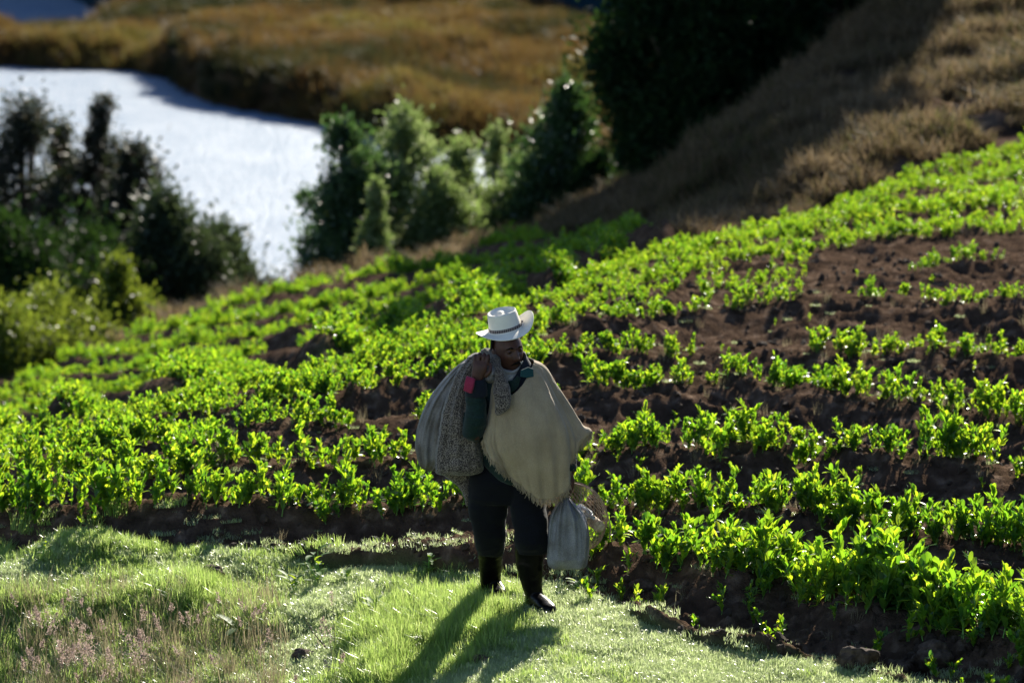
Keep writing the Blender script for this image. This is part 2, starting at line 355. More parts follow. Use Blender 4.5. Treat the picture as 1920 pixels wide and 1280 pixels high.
tag(obj('marsh', mesh_np('marsh', np.stack([mx_, my_, mz], 1), grid_faces(len(md), len(ma)), m)), 'brown and orange marsh flat reaching into the lake', 'marsh', kind='structure')

# far wooded shore
ha = np.concatenate([np.arange(-3000, 5000, 25.0)]); hd = 355 * np.exp(np.linspace(0, math.log(5.6), 140))
A, Dg = np.meshgrid(ha, hd); a_, d_ = A.ravel(), Dg.ravel()
hx, hy = (a_ - 960) / FPX * d_, d_ + CY
st = np.interp(a_, [-3000, 60, 150, 260, 1000, 5000], [760, 600, 430, 392, 380, 380]) + 16 * (fbm(hx * .03, hy * .01, 5, 3) - .5)
hz = ZL - 4 + sstep(0, 60, d_ - st) * 9 + np.clip(d_ - st, 0, None) * .36 + sstep(0, 10, d_ - st) * 10 * fbm(hx * .07, hy * .05, 81, 4)
M['forest'] = surfmat('forest_hills', [(.35, (.005, .020, .032)), (.65, (.010, .036, .050))], .05, .95, .9, .25, .05, 6.0, 4.0)
tag(obj('hills', mesh_np('hills', np.stack([hx, hy, hz], 1), grid_faces(len(hd), len(ha)), M['forest'])), 'dark wooded hills on the far lake shore', 'hills', kind='structure')

# ---------------------------------------------------------------- leaf and blade builders (numpy)
def norm(v): return v / np.maximum(np.linalg.norm(v, axis=-1, keepdims=True), 1e-9)
def leaves(base, dirv, nrm, L, W, fold=.25, bend=.25, prof=((0, .15), (.25, .8), (.58, 1), (.86, .74), (1, .12))):
    """folded oval leaves; returns V,F"""
    n = len(base); dirv = norm(dirv); side = norm(np.cross(dirv, nrm)); nn = np.cross(side, dirv)
    V = []
    for tt, w in prof:
        c = base + dirv * (L * tt)[:, None] - nn * (L * bend * tt * tt)[:, None]
        off = side * (W * w * .5)[:, None]; up = nn * (W * w * fold)[:, None]
        V += [c - off + up, c, c + off + up]
    k = len(prof) * 3; V = np.stack(V, 1).reshape(-1, 3)
    f = []
    for s in range(len(prof) - 1):
        f += [[s*3, s*3+1, s*3+4, s*3+3], [s*3+1, s*3+2, s*3+5, s*3+4]]
    F = (np.arange(n)[:, None, None] * k + np.array(f)[None]).reshape(-1, 4)
    return V, F
def blades(base, az, lean, L, W, segs=3):
    """curved tapering grass blades"""
    n = len(base); d = np.stack([np.cos(az), np.sin(az), np.zeros(n)], 1); s = np.stack([-np.sin(az), np.cos(az), np.zeros(n)], 1)
    V = []
    for i in range(segs + 1):
        tt = i / segs; c = base + d * (L * lean * tt ** 1.8)[:, None]; c[:, 2] += L * tt * (1 - .35 * np.clip(lean, 0, 1.2) * tt)
        w = (W * (1 - tt) ** .6 * .5 + .0003)[:, None]; V += [c - s * w, c + s * w]
    V = np.stack(V, 1).reshape(-1, 3); k = 2 * (segs + 1)
    f = [[2*i, 2*i+1, 2*i+3, 2*i+2] for i in range(segs)]
    F = (np.arange(n)[:, None, None] * k + np.array(f)[None]).reshape(-1, 4)
    return V, F
def tube(pts, r, ns=5):
    pts = np.asarray(pts, float); n = len(pts); r = np.broadcast_to(np.asarray(r, float), (n,))
    tg = norm(np.gradient(pts, axis=0)); ref = np.array([0, 0, 1.]) if abs(tg[0, 2]) < .9 else np.array([1., 0, 0])
    s = norm(np.cross(tg, ref)); q = np.cross(tg, s)
    th = np.arange(ns) / ns * 2 * math.pi
    V = (pts[:, None] + r[:, None, None] * (np.cos(th)[None, :, None] * s[:, None] + np.sin(th)[None, :, None] * q[:, None])).reshape(-1, 3)
    F = [[i*ns + j, i*ns + (j+1) % ns, (i+1)*ns + (j+1) % ns, (i+1)*ns + j] for i in range(n - 1) for j in range(ns)]
    return V, np.array(F)
def join(parts):
    Vs, Fs, o = [], [], 0
    for V, F in parts: Vs.append(V); Fs.append(F + o); o += len(V)
    return np.concatenate(Vs), np.concatenate(Fs)

# ---------------------------------------------------------------- scatter by geometry nodes (stuff only)
def proto_col(name, meshes):
    c = bpy.data.collections.new(name)
    for i, me in enumerate(meshes):
        o = bpy.data.objects.new('%s_variant_%02d' % (name, i), me); c.objects.link(o)
    return c
def scatter(name, pts, rot, scl, idx, coll, label, cat, realize=False):
    n = len(pts); me = bpy.data.meshes.new(name); me.vertices.add(n); me.vertices.foreach_set('co', np.asarray(pts, np.float32).ravel())
    a = me.attributes.new('rot', 'FLOAT_VECTOR', 'POINT'); a.data.foreach_set('vector', np.asarray(rot, np.float32).ravel())
    a = me.attributes.new('scl', 'FLOAT_VECTOR', 'POINT'); a.data.foreach_set('vector', np.asarray(scl, np.float32).ravel())
    a = me.attributes.new('idx', 'INT', 'POINT'); a.data.foreach_set('value', np.asarray(idx, np.int32))
    o = obj(name, me); tag(o, label, cat, kind='stuff')
    ng = bpy.data.node_groups.new(name + '_nodes', 'GeometryNodeTree')
    ng.interface.new_socket('Geometry', in_out='INPUT', socket_type='NodeSocketGeometry')
    ng.interface.new_socket('Geometry', in_out='OUTPUT', socket_type='NodeSocketGeometry')
    gi = ng.nodes.new('NodeGroupInput'); go = ng.nodes.new('NodeGroupOutput')
    ci = ng.nodes.new('GeometryNodeCollectionInfo'); ci.inputs['Collection'].default_value = coll
    ci.inputs['Separate Children'].default_value = True; ci.inputs['Reset Children'].default_value = True
    ip = ng.nodes.new('GeometryNodeInstanceOnPoints'); ip.inputs['Pick Instance'].default_value = True
    def na(nm, ty):
        q = ng.nodes.new('GeometryNodeInputNamedAttribute'); q.data_type = ty; q.inputs['Name'].default_value = nm
        return [s for s in q.outputs if s.enabled and s.name == 'Attribute'][0]
    ng.links.new(gi.outputs[0], ip.inputs['Points']); ng.links.new(ci.outputs[0], ip.inputs['Instance'])
    ng.links.new(na('idx', 'INT'), ip.inputs['Instance Index'])
    er = ng.nodes.new('FunctionNodeEulerToRotation'); ng.links.new(na('rot', 'FLOAT_VECTOR'), er.inputs[0]); ng.links.new(er.outputs[0], ip.inputs['Rotation'])
    ng.links.new(na('scl', 'FLOAT_VECTOR'), ip.inputs['Scale'])
    ng.links.new(ip.outputs[0], go.inputs[0])
    md = o.modifiers.new('scatter', 'NODES'); md.node_group = ng
    return o

# ---------------------------------------------------------------- pea plants
def pea_variant(seed, sparse=False):
    r = np.random.default_rng(seed); stems, LB, LD, LN, LL, LW = [], [], [], [], [], []; tend = []
    ns = 1 if sparse else r.integers(2, 5)
    for s in range(ns):
        az = r.uniform(0, 6.28); h = r.uniform(.08, .27) * (.8 if sparse else 1); b0 = np.array([r.uniform(-.085, .085), r.uniform(-.07, .07), -.02])
        ln = r.uniform(.1, .45); k = 7; tt = np.linspace(0, 1, k)
        pts = b0 + np.stack([np.cos(az) * ln * h * tt ** 1.3 + .006 * np.sin(tt * 7 + s), np.sin(az) * ln * h * tt ** 1.3, h * tt], 1)
        stems.append(tube(pts, np.linspace(.003, .0016, k), 4))
        phi = r.uniform(0, 6.28)
        for i in range(1, k):
            c = pts[i]; q = .75 + .25 * math.sin(i / k * 3); top = i >= k - 2
            for sg in (-1, 1):                                   # clasping stipules
                a_ = phi + sg * 1.0 + r.normal(0, .35); up = (r.uniform(-.1, .25) if r.random() < .12 else r.uniform(1.4, 4.0)) if not top else r.uniform(2.5, 6)
                LB.append(c); LD.append((math.cos(a_), math.sin(a_), up)); LN.append((-math.cos(a_) * up, -math.sin(a_) * up, 1)); LL.append(r.uniform(.044, .080) * q); LW.append(r.uniform(.026, .040) * q)
            if i > 1 and r.random() < .75:                                            # leaf with leaflet pairs
                pa = phi + r.normal(0, .3); pl = r.uniform(.03, .065); pd = np.array([math.cos(pa), math.sin(pa), r.uniform(.3, 1.2)]); pd /= np.linalg.norm(pd)
                stems.append(tube(np.array([c, c + pd * pl * .5, c + pd * pl]), .0012, 3))
                for f in (.55, 1.0):
                    for sg in (-1, 1):
                        a_ = pa + sg * r.uniform(.3, 1.1); up = r.uniform(-.1, .3) if r.random() < .15 else r.uniform(1.0, 4.5)
                        LB.append(c + pd * pl * f); LD.append((math.cos(a_), math.sin(a_), up)); LN.append((-math.cos(a_) * up, -math.sin(a_) * up, 1)); LL.append(r.uniform(.034, .064)); LW.append(r.uniform(.019, .030))
                if top or r.random() < .25:
                    e = c + pd * pl; tq = np.linspace(0, 1, 9); cr = r.uniform(.008, .016); w = r.uniform(4, 9)
                    tp = e + pd * (tq * .05)[:, None] + np.stack([cr * np.sin(tq * w) * tq, cr * (1 - np.cos(tq * w)) * tq, .02 * tq], 1)
                    tend.append(tube(tp, .0008, 3))
            phi += 2.5 + r.normal(0, .3)
    V, F = leaves(np.array(LB, float), np.array(LD, float), np.array(LN, float), np.array(LL), np.array(LW), fold=.22, bend=r.uniform(.05, .3))
    return mesh_np('pea_foliage', V, F, M['pea']), mesh_np('pea_stems', *join(stems + tend), M['pea_stem'])
PEA = [pea_variant(100 + i) for i in range(7)] + [pea_variant(200 + i, True) for i in range(5)]
def merged(ms):                                             # one mesh of several
    bm = bmesh.new(); mats = []
    for m_ in ms:
        if m_ is None: continue
        k = len(bm.faces); bm.from_mesh(m_); bm.faces.ensure_lookup_table()
        mt = m_.materials[0]
        if mt not in mats: mats.append(mt)
        for f in bm.faces[k:]: f.material_index = mats.index(mt)
    me = bpy.data.meshes.new('plant'); bm.to_mesh(me); bm.free()
    for mt in mats: me.materials.append(mt)
    return me
pea_coll = proto_col('pea_crop', [merged(v) for v in PEA])

# where plants stand: candidates on row lines
def density_near(a, py, k):
    """chance of a plant at this place of row k (how full the rows are in the photo)"""
    d = np.full_like(a, .92)
    return d
pa_, pD_, pk_ = [], [], []
dd = np.arange(19.2, 52, .05)
colcache = {}
for ai in np.arange(-160, 2090, 3.0):
    zb = zbase(np.full_like(dd, ai), dd); pyc = pybase(ai, dd, zb)
    cr = CREST(ai)
    sel = dd < cr + .3
    rr = rho_near(np.full_like(dd, ai), pyc)
    colcache[ai] = (rr, pyc)
    for k in range(0, 12):
        lo = np.where((rr[:-1] < k) & (rr[1:] >= k) & sel[:-1])[0]
        if len(lo): pa_.append(ai); pD_.append(dd[lo[0]]); pk_.append(k)
pa_, pD_, pk_ = map(np.array, (pa_, pD_, pk_))
cand = []
GAPS = {0: [(-400, 3000)], 1: [(-400, 1110), (1365, 1385), (1590, 1600)],
        2: [(325, 345), (840, 850), (1130, 1136), (1328, 1338), (1700, 1745), (250, 300)],
        3: [(425, 450), (560, 600), (1440, 1450), (1540, 1556), (1732, 1770)],
        4: [(620, 800), (400, 470), (1000, 1120), (1280, 1300), (1345, 1372), (1478, 1490), (1788, 1810), (1180, 1190)],
        5: [(430, 480), (1300, 1540), (1020, 1060)], 6: [(1030, 1140), (1330, 1380), (1500, 1640), (1700, 1730)], 7: [(1240, 1290), (1520, 1720), (1880, 2100)]}
lastx = {}
for k in range(12):
    s = np.where(pk_ == k)[0]; s = s[np.argsort(pa_[s])]; xprev = -99
    dense = k >= 8
    for i in s:
        a, D = pa_[i], pD_[i]; xx = (a - 960) / FPX * D
        densef = dense or (a < 1000 and k >= 4) or (a < 1250 and k >= 6) or (k == 7 and a < 1700)
        step = (.11 if k in (2, 3, 1) else .10) if not densef else .10
        if xx - xprev < step * random.uniform(.75, 1.3): continue
        if any(g0 < a < g1 for g0, g1 in GAPS.get(k, [])) : continue
        if random.random() < (.03 if densef else .09): continue
        xprev = xx
        nsub = random.choice((1, 2, 2, 3))
        for q in range(nsub):
            w = .085
            dy = random.gauss(0, w); dx = random.gauss(0, .05)
            cand.append((a + dx * FPX / D, D + dy, k, 1 if not densef else 0))
        if densef:                                   # crop fills the space between rows
            for q in range((14 if k > 8 else 11 if k > 7 else 6) if k > 7 or a < 1000 else 5):
                cand.append((a + random.gauss(0, 9), D + random.uniform(.12, 1.8 if D < 34 else 2.6), k, 3))
# extra width in the front right rows
for q in range(95):
    a = random.uniform(1330, 1990); cand.append((a, None, 1.0 + abs(random.gauss(0, .17)), 1))
# sparse volunteers on bare soil
for q in range(34):
    cand.append((random.uniform(1010, 1990), None, random.uniform(.25, .9), 2))
for q in range(90):
    cand.append((random.uniform(1000, 1990), None, random.uniform(1.2, 7.5), 2))
out = []
for (a, D, k, q) in cand:
    if D is None:
        ak = min(colcache, key=lambda v: abs(v - a)); rr = colcache[ak][0]; i = np.argmin(np.abs(rr - k)); D = dd[i]
    out.append((a, D, k, q))
cand = np.array(out)
xs, ys, zs, pys, nearm, farm, vergem, _, _, _ = terrain(cand[:, 0], cand[:, 1])
ok = (nearm > .5)
cand, xs, ys, zs = cand[ok], xs[ok], ys[ok], zs[ok]
big = rng.uniform(.68, 1.25, len(xs)) * np.where(cand[:, 3] == 2, .6, 1) * np.where(cand[:, 1] < 22.3, 1.1, 1) * np.interp(cand[:, 1], [20, 23, 26, 31, 36, 50], [1.06, .98, .80, .58, .50, .52])
big = big * np.where((cand[:, 0] < 900) & (cand[:, 2] < 4), 1.16, 1.0) * (.76 + .52 * fbm(xs * 1.3, ys * 1.1, 19, 3))
var = np.where((cand[:, 3] == 2) | ((cand[:, 3] == 3) & (rng.random(len(xs)) < .75)), rng.integers(7, 12, len(xs)), rng.integers(0, 7, len(xs)))
order = np.argsort(cand[:, 1])
# the 300 plants that show largest stand as things of their own
inview = (cand[:, 0] > -10) & (cand[:, 0] < 1930) & ~((cand[:, 0] > 890) & (cand[:, 0] < 1010) & (pys[ok] > 700) & (pys[ok] < 1010))
ind = [i for i in order if inview[i] and cand[i, 3] != 2][:300]
ORD = lambda n: str(n) + ('th' if 10 <= n % 100 <= 20 else {1: 'st', 2: 'nd', 3: 'rd'}.get(n % 10, 'th'))
ROWN = ['grass edge row', 'front pea row', 'second pea row', 'third pea row', 'fourth pea row', 'fifth pea row', 'sixth pea row', 'seventh pea row', 'eighth pea row', 'ninth pea row', 'tenth pea row', 'eleventh pea row']
lab = {}
for k_ in range(12):
    for sd in (-1, 1):
        g_ = [i for i in ind if int(cand[i, 2]) == k_ and (xs[i] > 0) == (sd > 0)]
        for n_, i in enumerate(sorted(g_, key=lambda i: abs(xs[i]))):
            lab[i] = '%s green pea plant to the %s of the man in the %s' % (ORD(n_ + 1) if n_ else 'nearest', 'right' if sd > 0 else 'left', ROWN[k_])
indset = set(ind); GP = 'pea plants standing in the nearest crop rows'
for i in ind:
    e = bpy.data.objects.new('pea_plant', None); COL.objects.link(e); e.empty_display_size = .05
    e.location = (xs[i], ys[i], zs[i] + .005); e.rotation_euler = (rng.normal(0, .08), rng.normal(0, .08), rng.uniform(0, 6.28)); e.scale = (big[i],) * 3
    tag(e, lab[i], 'pea plant', GP)
    fo, st_ = PEA[var[i]]
    for nm, me in (('foliage', fo), ('stem', st_)):
        if me is not None: o = bpy.data.objects.new(nm, me); COL.objects.link(o); o.parent = e
rest = np.array([i for i in range(len(xs)) if i not in indset])
scatter('pea_crop', np.stack([xs[rest], ys[rest], zs[rest] + .005], 1), np.stack([rng.normal(0, .1, len(rest)), rng.normal(0, .1, len(rest)), rng.uniform(0, 6.28, len(rest))], 1),
        np.repeat(big[rest][:, None], 3, 1), var[rest], pea_coll, 'bright lime green pea crop filling the rows up the slope', 'crop')
# far terraces
NF = 150000; fa, fd = rng.uniform(-250, 1290, NF), rng.uniform(31, 62, NF)
fx_, fy_, fz_, fpy, fn_, ff_, _, _, _, frf = terrain(fa, fd)
fr = (frf + .02) % 1.0
pk = np.exp(-((fr - .30) / .155) ** 2)
hole = sstep(.22, .36, fbm(fa / 70.0, fpy / 22.0, 88, 2))
keep = (ff_ > .45) & (fa < 1205) & (rng.random(NF) < (.9 * pk + .0) * hole * 1.0)
fx_, fy_, fz_ = fx_[keep], fy_[keep], fz_[keep]; n = len(fx_)
sc_ = rng.uniform(.55, 1.0, n)
scatter('terrace_crop', np.stack([fx_, fy_, fz_], 1), np.stack([rng.normal(0, .1, n), rng.normal(0, .1, n), rng.uniform(0, 6.28, n)], 1),
        np.repeat(sc_[:, None], 3, 1), rng.integers(0, 12, n), pea_coll, 'low green crop on the blurred terraces down the slope', 'crop')
print('pea cands', len(xs), 'far', n)
# ---------------------------------------------------------------- grass of the verge
def tuft(seed, n, rad, h0, h1, wd, lean, mat):
    r = np.random.default_rng(seed); rr = rad * np.sqrt(r.random(n)); th = r.uniform(0, 6.28, n)
    base = np.stack([rr * np.cos(th), rr * np.sin(th), np.full(n, -.01)], 1)
    V, F = blades(base, r.uniform(0, 6.28, n), np.abs(r.normal(lean, .25, n)), r.uniform(h0, h1, n), r.uniform(.6, 1.2, n) * wd, 3)
    return mesh_np('grass_tuft', V, F, mat)
G = [tuft(i, 110, .08, .018, .042, .0035, .6, M['turf']) for i in range(4)] + \
    [tuft(10 + i, 80, .07, .035, .080, .0038, .5, M['grass']) for i in range(4)] + \
    [tuft(20 + i, 64, .06, .07, .155, .0045, .4, M['grass']) for i in range(4)] + \
    [tuft(30 + i, 22, .06, .10, .22, .0030, .35, M['dry']) for i in range(3)]
gcol = proto_col('verge_grass', G)
n = 64000
ga, gd = rng.uniform(-150, 2080, n), rng.uniform(18.8, 25.8, n)
gx, gy, gz, gpy, gn, gf, gv, _, _, _ = terrain(ga, gd)
left = 1 - sstep(350, 800, ga)
tall = fbm(gx * 1.6, gy * 1.2, 33, 3)
mid = np.exp(-(((ga - 830) / 130) ** 2 + ((gpy - 1130) / 70) ** 2)) + np.exp(-(((ga - 700) / 60) ** 2 + ((gpy - 1210) / 80) ** 2))
ht = .42 * left + .9 * np.clip(mid, 0, 1) + (tall - .5) * 1.1 + rng.normal(0, .13, n)
fieldy = FIELD0(ga)
ht = ht - .35 * np.exp(-((gpy - fieldy - 40) / 45.0) ** 2)
idx = np.where(ht < .32, rng.integers(0, 4, n), np.where(ht < .66, rng.integers(4, 8, n), rng.integers(8, 12, n)))
low = (gpy > 1130) & (ga < 520)
idx = np.where(low & (rng.random(n) < .12), rng.integers(12, 15, n), idx)
keep = (gv > .55) & (rng.random(n) < np.where(idx < 4, 1.0, np.where(idx < 8, .6, .45)))
keep |= (gn > .5) & (gpy > fieldy - 45) & (rng.random(n) < .04)
s = keep.nonzero()[0]
scatter('verge_grass', np.stack([gx[s], gy[s], gz[s]], 1), np.stack([rng.normal(0, .12, len(s)), rng.normal(0, .12, len(s)), rng.uniform(0, 6.28, len(s))], 1),
        np.repeat(rng.uniform(.8, 1.3, len(s))[:, None], 3, 1), idx[s], gcol, 'dewy pale green grass on the verge in the foreground', 'grass')
# tall lush tufts left of the boots
n = 300
la, lp = rng.normal(845, 58, n), np.clip(rng.normal(1165, 30, n), 1118, 1260); ld = []
dq = np.arange(20.3, 23.6, .02)
for a_, p_ in zip(la, lp):
    zz_ = zbase(np.full_like(dq, a_), dq); ld.append(dq[np.argmin(np.abs(pybase(a_, dq, zz_) - p_))])
ld = np.array(ld); lx, ly, lz = terrain(la, ld)[:3]
LT = proto_col('tall_grass', [tuft(80 + i, 70, .075, .08, .165, .0048, .35, M['grass']) for i in range(4)])
scatter('tall_grass', np.stack([lx, ly, lz], 1), np.stack([rng.normal(0, .12, n), rng.normal(0, .12, n), rng.uniform(0, 6.28, n)], 1),
        np.repeat(rng.uniform(.6, 1.1, n)[:, None], 3, 1), rng.integers(0, 4, n), LT, 'tall lush green grass left of the man\'s boots', 'grass')
# bits of grass and weeds on the soil
n = 9000
wa, wd_ = rng.uniform(-100, 2050, n), rng.uniform(20, 34, n)
wx, wy, wz, wpy, wn, wf, wv, _, _, wr = terrain(wa, wd_)
keep = (wn > .8) & (rng.random(n) < .10)
s = keep.nonzero()[0]
scatter('soil_weeds', np.stack([wx[s], wy[s], wz[s]], 1), np.stack([np.zeros(len(s)), np.zeros(len(s)), rng.uniform(0, 6.28, len(s))], 1),
        np.repeat(rng.uniform(.35, .8, len(s))[:, None], 3, 1), np.where(rng.random(len(s)) < .6, 0, 12) + rng.integers(0, 3, len(s)), gcol, 'thin dry straw and weeds on the ploughed soil', 'weeds')
# crumbs of earth
CL = []
for i in range(5):
    bm = bmesh.new(); bmesh.ops.create_icosphere(bm, subdivisions=2, radius=1.0)
    for v in bm.verts:
        d = v.co.copy(); v.co = Vector((d.x * 1.3, d.y, d.z * .75)) * (1 + .7 * (fbm(np.array([d.x * 1.6 + i * 7]), np.array([d.y * 1.6 + d.z * 1.3]), i, 3)[0] - .5) * 2)
    me = bpy.data.meshes.new('crumb'); bm.to_mesh(me); bm.free(); me.materials.append(M['clod']); CL.append(me)
ccol = proto_col('earth_crumbs', CL)
n = 13000
ca, cd = rng.uniform(-100, 2050, n), 19.8 + 22 * rng.random(n) ** 1.4
cx, cy, cz, cpy, cn_, cf_, cv, _, _, cr0 = terrain(ca, cd)
keep = (cn_ > .6) & (fbm(cx * 2.2, cy * 2.2, 66, 3) > .42)
s = keep.nonzero()[0]; cs = .006 + .020 * rng.random(len(s)) ** 3 * 1.4
scatter('earth_crumbs', np.stack([cx[s], cy[s], cz[s] + cs * .3], 1), rng.uniform(0, 6.28, (len(s), 3)), np.repeat(cs[:, None], 3, 1), rng.integers(0, 5, len(s)), ccol, 'brown crumbs and lumps of turned earth between the rows', 'soil crumbs')
# rough grass of the bank and slopes
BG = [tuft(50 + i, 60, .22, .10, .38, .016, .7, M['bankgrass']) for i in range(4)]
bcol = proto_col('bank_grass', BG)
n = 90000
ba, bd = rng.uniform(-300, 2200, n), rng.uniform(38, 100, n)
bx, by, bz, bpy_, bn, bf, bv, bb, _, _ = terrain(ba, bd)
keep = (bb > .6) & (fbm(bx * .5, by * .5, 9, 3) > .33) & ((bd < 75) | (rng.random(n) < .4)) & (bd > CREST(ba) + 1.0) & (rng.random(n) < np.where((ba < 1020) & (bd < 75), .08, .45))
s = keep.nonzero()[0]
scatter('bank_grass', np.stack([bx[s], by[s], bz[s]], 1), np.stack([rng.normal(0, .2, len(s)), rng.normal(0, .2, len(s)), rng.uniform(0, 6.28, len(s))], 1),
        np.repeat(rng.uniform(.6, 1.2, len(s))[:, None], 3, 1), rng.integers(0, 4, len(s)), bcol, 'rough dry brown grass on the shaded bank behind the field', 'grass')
# reeds on the marsh
RG = [tuft(60 + i, 46, 1.1, .8, 2.0, .10, .35, M['reedblade']) for i in range(4)]
rcol = proto_col('reeds', RG)
n = 36000
ra, rd = rng.uniform(-250, 2000, n), 228 * np.exp(rng.random(n) * math.log(1.95))
rx, ry = (ra - 960) / FPX * rd, rd + CY
dn = np.interp(ra, ma, Dn) + 9 * (fbm(rx * .12, ry * .04, 61, 4) - .5); df = np.interp(ra, ma, Df) + 30 * (fbm(rx * .05, ry * .03, 62, 3) - .5)
rs = sstep(0, 9, rd - dn) * (1 - sstep(-10, 2, rd - df)); rz = marsh_h(rx, ry, rs)
s = ((rs > .12) & (ra < 1450)).nonzero()[0]
scatter('reeds', np.stack([rx[s], ry[s], rz[s] - .15], 1), np.stack([np.zeros(len(s)), np.zeros(len(s)), rng.uniform(0, 6.28, len(s))], 1),
        np.repeat(rng.uniform(.6, 1.1, len(s))[:, None], 3, 1), rng.integers(0, 4, len(s)), rcol, 'golden and rust coloured reed beds along the lake', 'reeds')

# ---------------------------------------------------------------- trees and shrubs
def tree(name, px, top, D, wpx, kind, label, cat, group, seed, base_py=None, nleaf=9000, spread=1.0, bare=.15, lsz=.11, nclump=26, tall=None):
    r = np.random.default_rng(seed)
    gx_, gy_, gz_ = [float(v) for v in np.array(terrain(np.array([px]), np.array([D])))[:3, 0]]
    ztop = P(px, top, D + CY)[2] if tall is None else gz_ + tall
    h = ztop - gz_; w = wpx / FPX * D * (1.0 if tall else 1.4 if name == 'shrub' and kind == 'bush' else 1.1 if name == 'shrub' else 1.3 if kind == 'euc' else 1.4)
    e = empty(name, (gx_, gy_, gz_ - .05), label, cat, group)
    tr = []; k = 9; tt = np.linspace(0, 1, k)
    trunk = np.stack([.06 * h * .3 * np.sin(tt * 4 + seed), .05 * h * .3 * np.cos(tt * 3 + seed), h * .93 * tt], 1)
    tr.append(tube(trunk, np.linspace(.028 * h, .004 * h, k) * .8, 7))
    # clumps of foliage round limb ends
    C, S = [], []
    for i in range(nclump):
        f = bare + (1 - bare) * (i + r.random()) / nclump
        env = {'spire': (1 - f) ** .7 * .9 + .12, 'euc': .45 + .55 * math.sin(f * 3.1) * (1 - .35 * f), 'bush': math.sqrt(max(0, 1 - (2 * f * .85 - .55) ** 2 * .8)) * .95, 'mass': .75 + .25 * math.sin(f * 3)}[kind]
        env *= min(1, (1 - f) * 3 + .28)
        a = r.uniform(0, 6.28); rr = w * .5 * env * r.uniform(.35, 1.0) * spread
        c = np.array([math.cos(a) * rr, math.sin(a) * rr, h * f]); b0 = trunk[int(min(f * .75, .9) * (k - 1))]
        C.append(c); sz = w * (r.uniform(.14, .22) if tall else r.uniform(.17, .30) if kind == 'euc' else r.uniform(.13, .27) if name == 'shrub' else r.uniform(.18, .32)) * (1.15 - .45 * f); S.append((sz, sz, sz * r.uniform(.8, 1.5)))
        mid_ = (b0 + c) / 2 + np.array([0, 0, -.03 * h]); tr.append(tube(np.array([b0, mid_, c]), np.array([.010, .007, .003]) * h, 5))
    C, S = np.array(C), np.array(S)
    if kind == 'euc': nleaf = int(nleaf * 1.9); lsz = .12
    if name == 'young_tree': nleaf = int(nleaf * 1.5); lsz = .15
    wgt = S[:, 0] ** 2; pick = r.choice(len(C), nleaf, p=wgt / wgt.sum())
    dv = norm(r.normal(size=(nleaf, 3))); rad = r.random(nleaf) ** .45
    pos = C[pick] + dv * S[pick] * rad[:, None] * (1 + .35 * r.normal(size=(nleaf, 1)) * (rad[:, None] > .8))
    # sprays sticking out of each clump give the ragged edge
    pos[:, 2] = np.maximum(pos[:, 2], .05 * h * r.random(nleaf))
    d = norm(dv * .7 + r.normal(size=(nleaf, 3)) * .7 + np.array([0, 0, -.5 if kind == 'euc' else .5]))
    V, F = leaves(pos, d, r.normal(size=(nleaf, 3)), lsz * r.uniform(.7, 1.5, nleaf), lsz * .42 * r.uniform(.7, 1.4, nleaf), .1, .2, prof=((0, .2), (.5, 1), (1, .08)))
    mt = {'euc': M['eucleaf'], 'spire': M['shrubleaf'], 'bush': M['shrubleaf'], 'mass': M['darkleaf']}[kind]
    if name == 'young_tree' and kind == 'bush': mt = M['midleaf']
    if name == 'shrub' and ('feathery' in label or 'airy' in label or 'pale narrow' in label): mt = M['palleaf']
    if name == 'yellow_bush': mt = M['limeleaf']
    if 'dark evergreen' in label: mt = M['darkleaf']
    cr = obj('crown', mesh_np('crown', V, F, mt, smooth=False), e); tk = obj('trunk', mesh_np('trunk', *join(tr), M['bark']), e)
    return e
GT = 'trees above the lake on the left'; GM = 'shrubs between the field and the lake'; GB = 'dark trees behind the bank'
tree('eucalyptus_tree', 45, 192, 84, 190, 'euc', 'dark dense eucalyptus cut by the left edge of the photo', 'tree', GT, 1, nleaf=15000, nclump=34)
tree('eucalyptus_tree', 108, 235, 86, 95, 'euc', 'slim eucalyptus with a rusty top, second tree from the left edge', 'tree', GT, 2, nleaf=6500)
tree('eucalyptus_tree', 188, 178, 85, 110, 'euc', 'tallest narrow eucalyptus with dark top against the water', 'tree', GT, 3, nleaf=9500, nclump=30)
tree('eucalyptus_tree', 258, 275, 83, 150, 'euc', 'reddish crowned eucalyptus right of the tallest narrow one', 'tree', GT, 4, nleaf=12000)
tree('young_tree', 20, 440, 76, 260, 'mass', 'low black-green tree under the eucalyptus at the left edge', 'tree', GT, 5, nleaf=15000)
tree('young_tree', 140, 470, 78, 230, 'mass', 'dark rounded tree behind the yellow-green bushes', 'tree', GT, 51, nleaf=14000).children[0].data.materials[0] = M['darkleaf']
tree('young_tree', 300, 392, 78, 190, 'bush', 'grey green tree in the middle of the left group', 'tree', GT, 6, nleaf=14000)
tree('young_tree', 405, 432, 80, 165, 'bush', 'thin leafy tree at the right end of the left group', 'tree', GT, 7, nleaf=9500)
tree('yellow_bush', 215, 488, 64, 85, 'spire', 'tall thin yellow-green bush poking above its neighbours', 'bush', 'yellow-green bushes at the left edge of the field', 8, nleaf=5000, lsz=.09)
tree('yellow_bush', 100, 575, 62.5, 190, 'bush', 'wide yellow-green bush below the dark trees', 'bush', 'yellow-green bushes at the left edge of the field', 9, nleaf=12000, lsz=.09)
tree('yellow_bush', 250, 562, 64.5, 110, 'bush', 'round yellow-green bush at the right end of its row', 'bush', 'yellow-green bushes at the left edge of the field', 10, nleaf=7500, lsz=.09)
tree('yellow_bush', 5, 585, 61, 150, 'bush', 'yellow-green bush cut by the left edge of the photo', 'bush', 'yellow-green bushes at the left edge of the field', 11, nleaf=8000, lsz=.09)
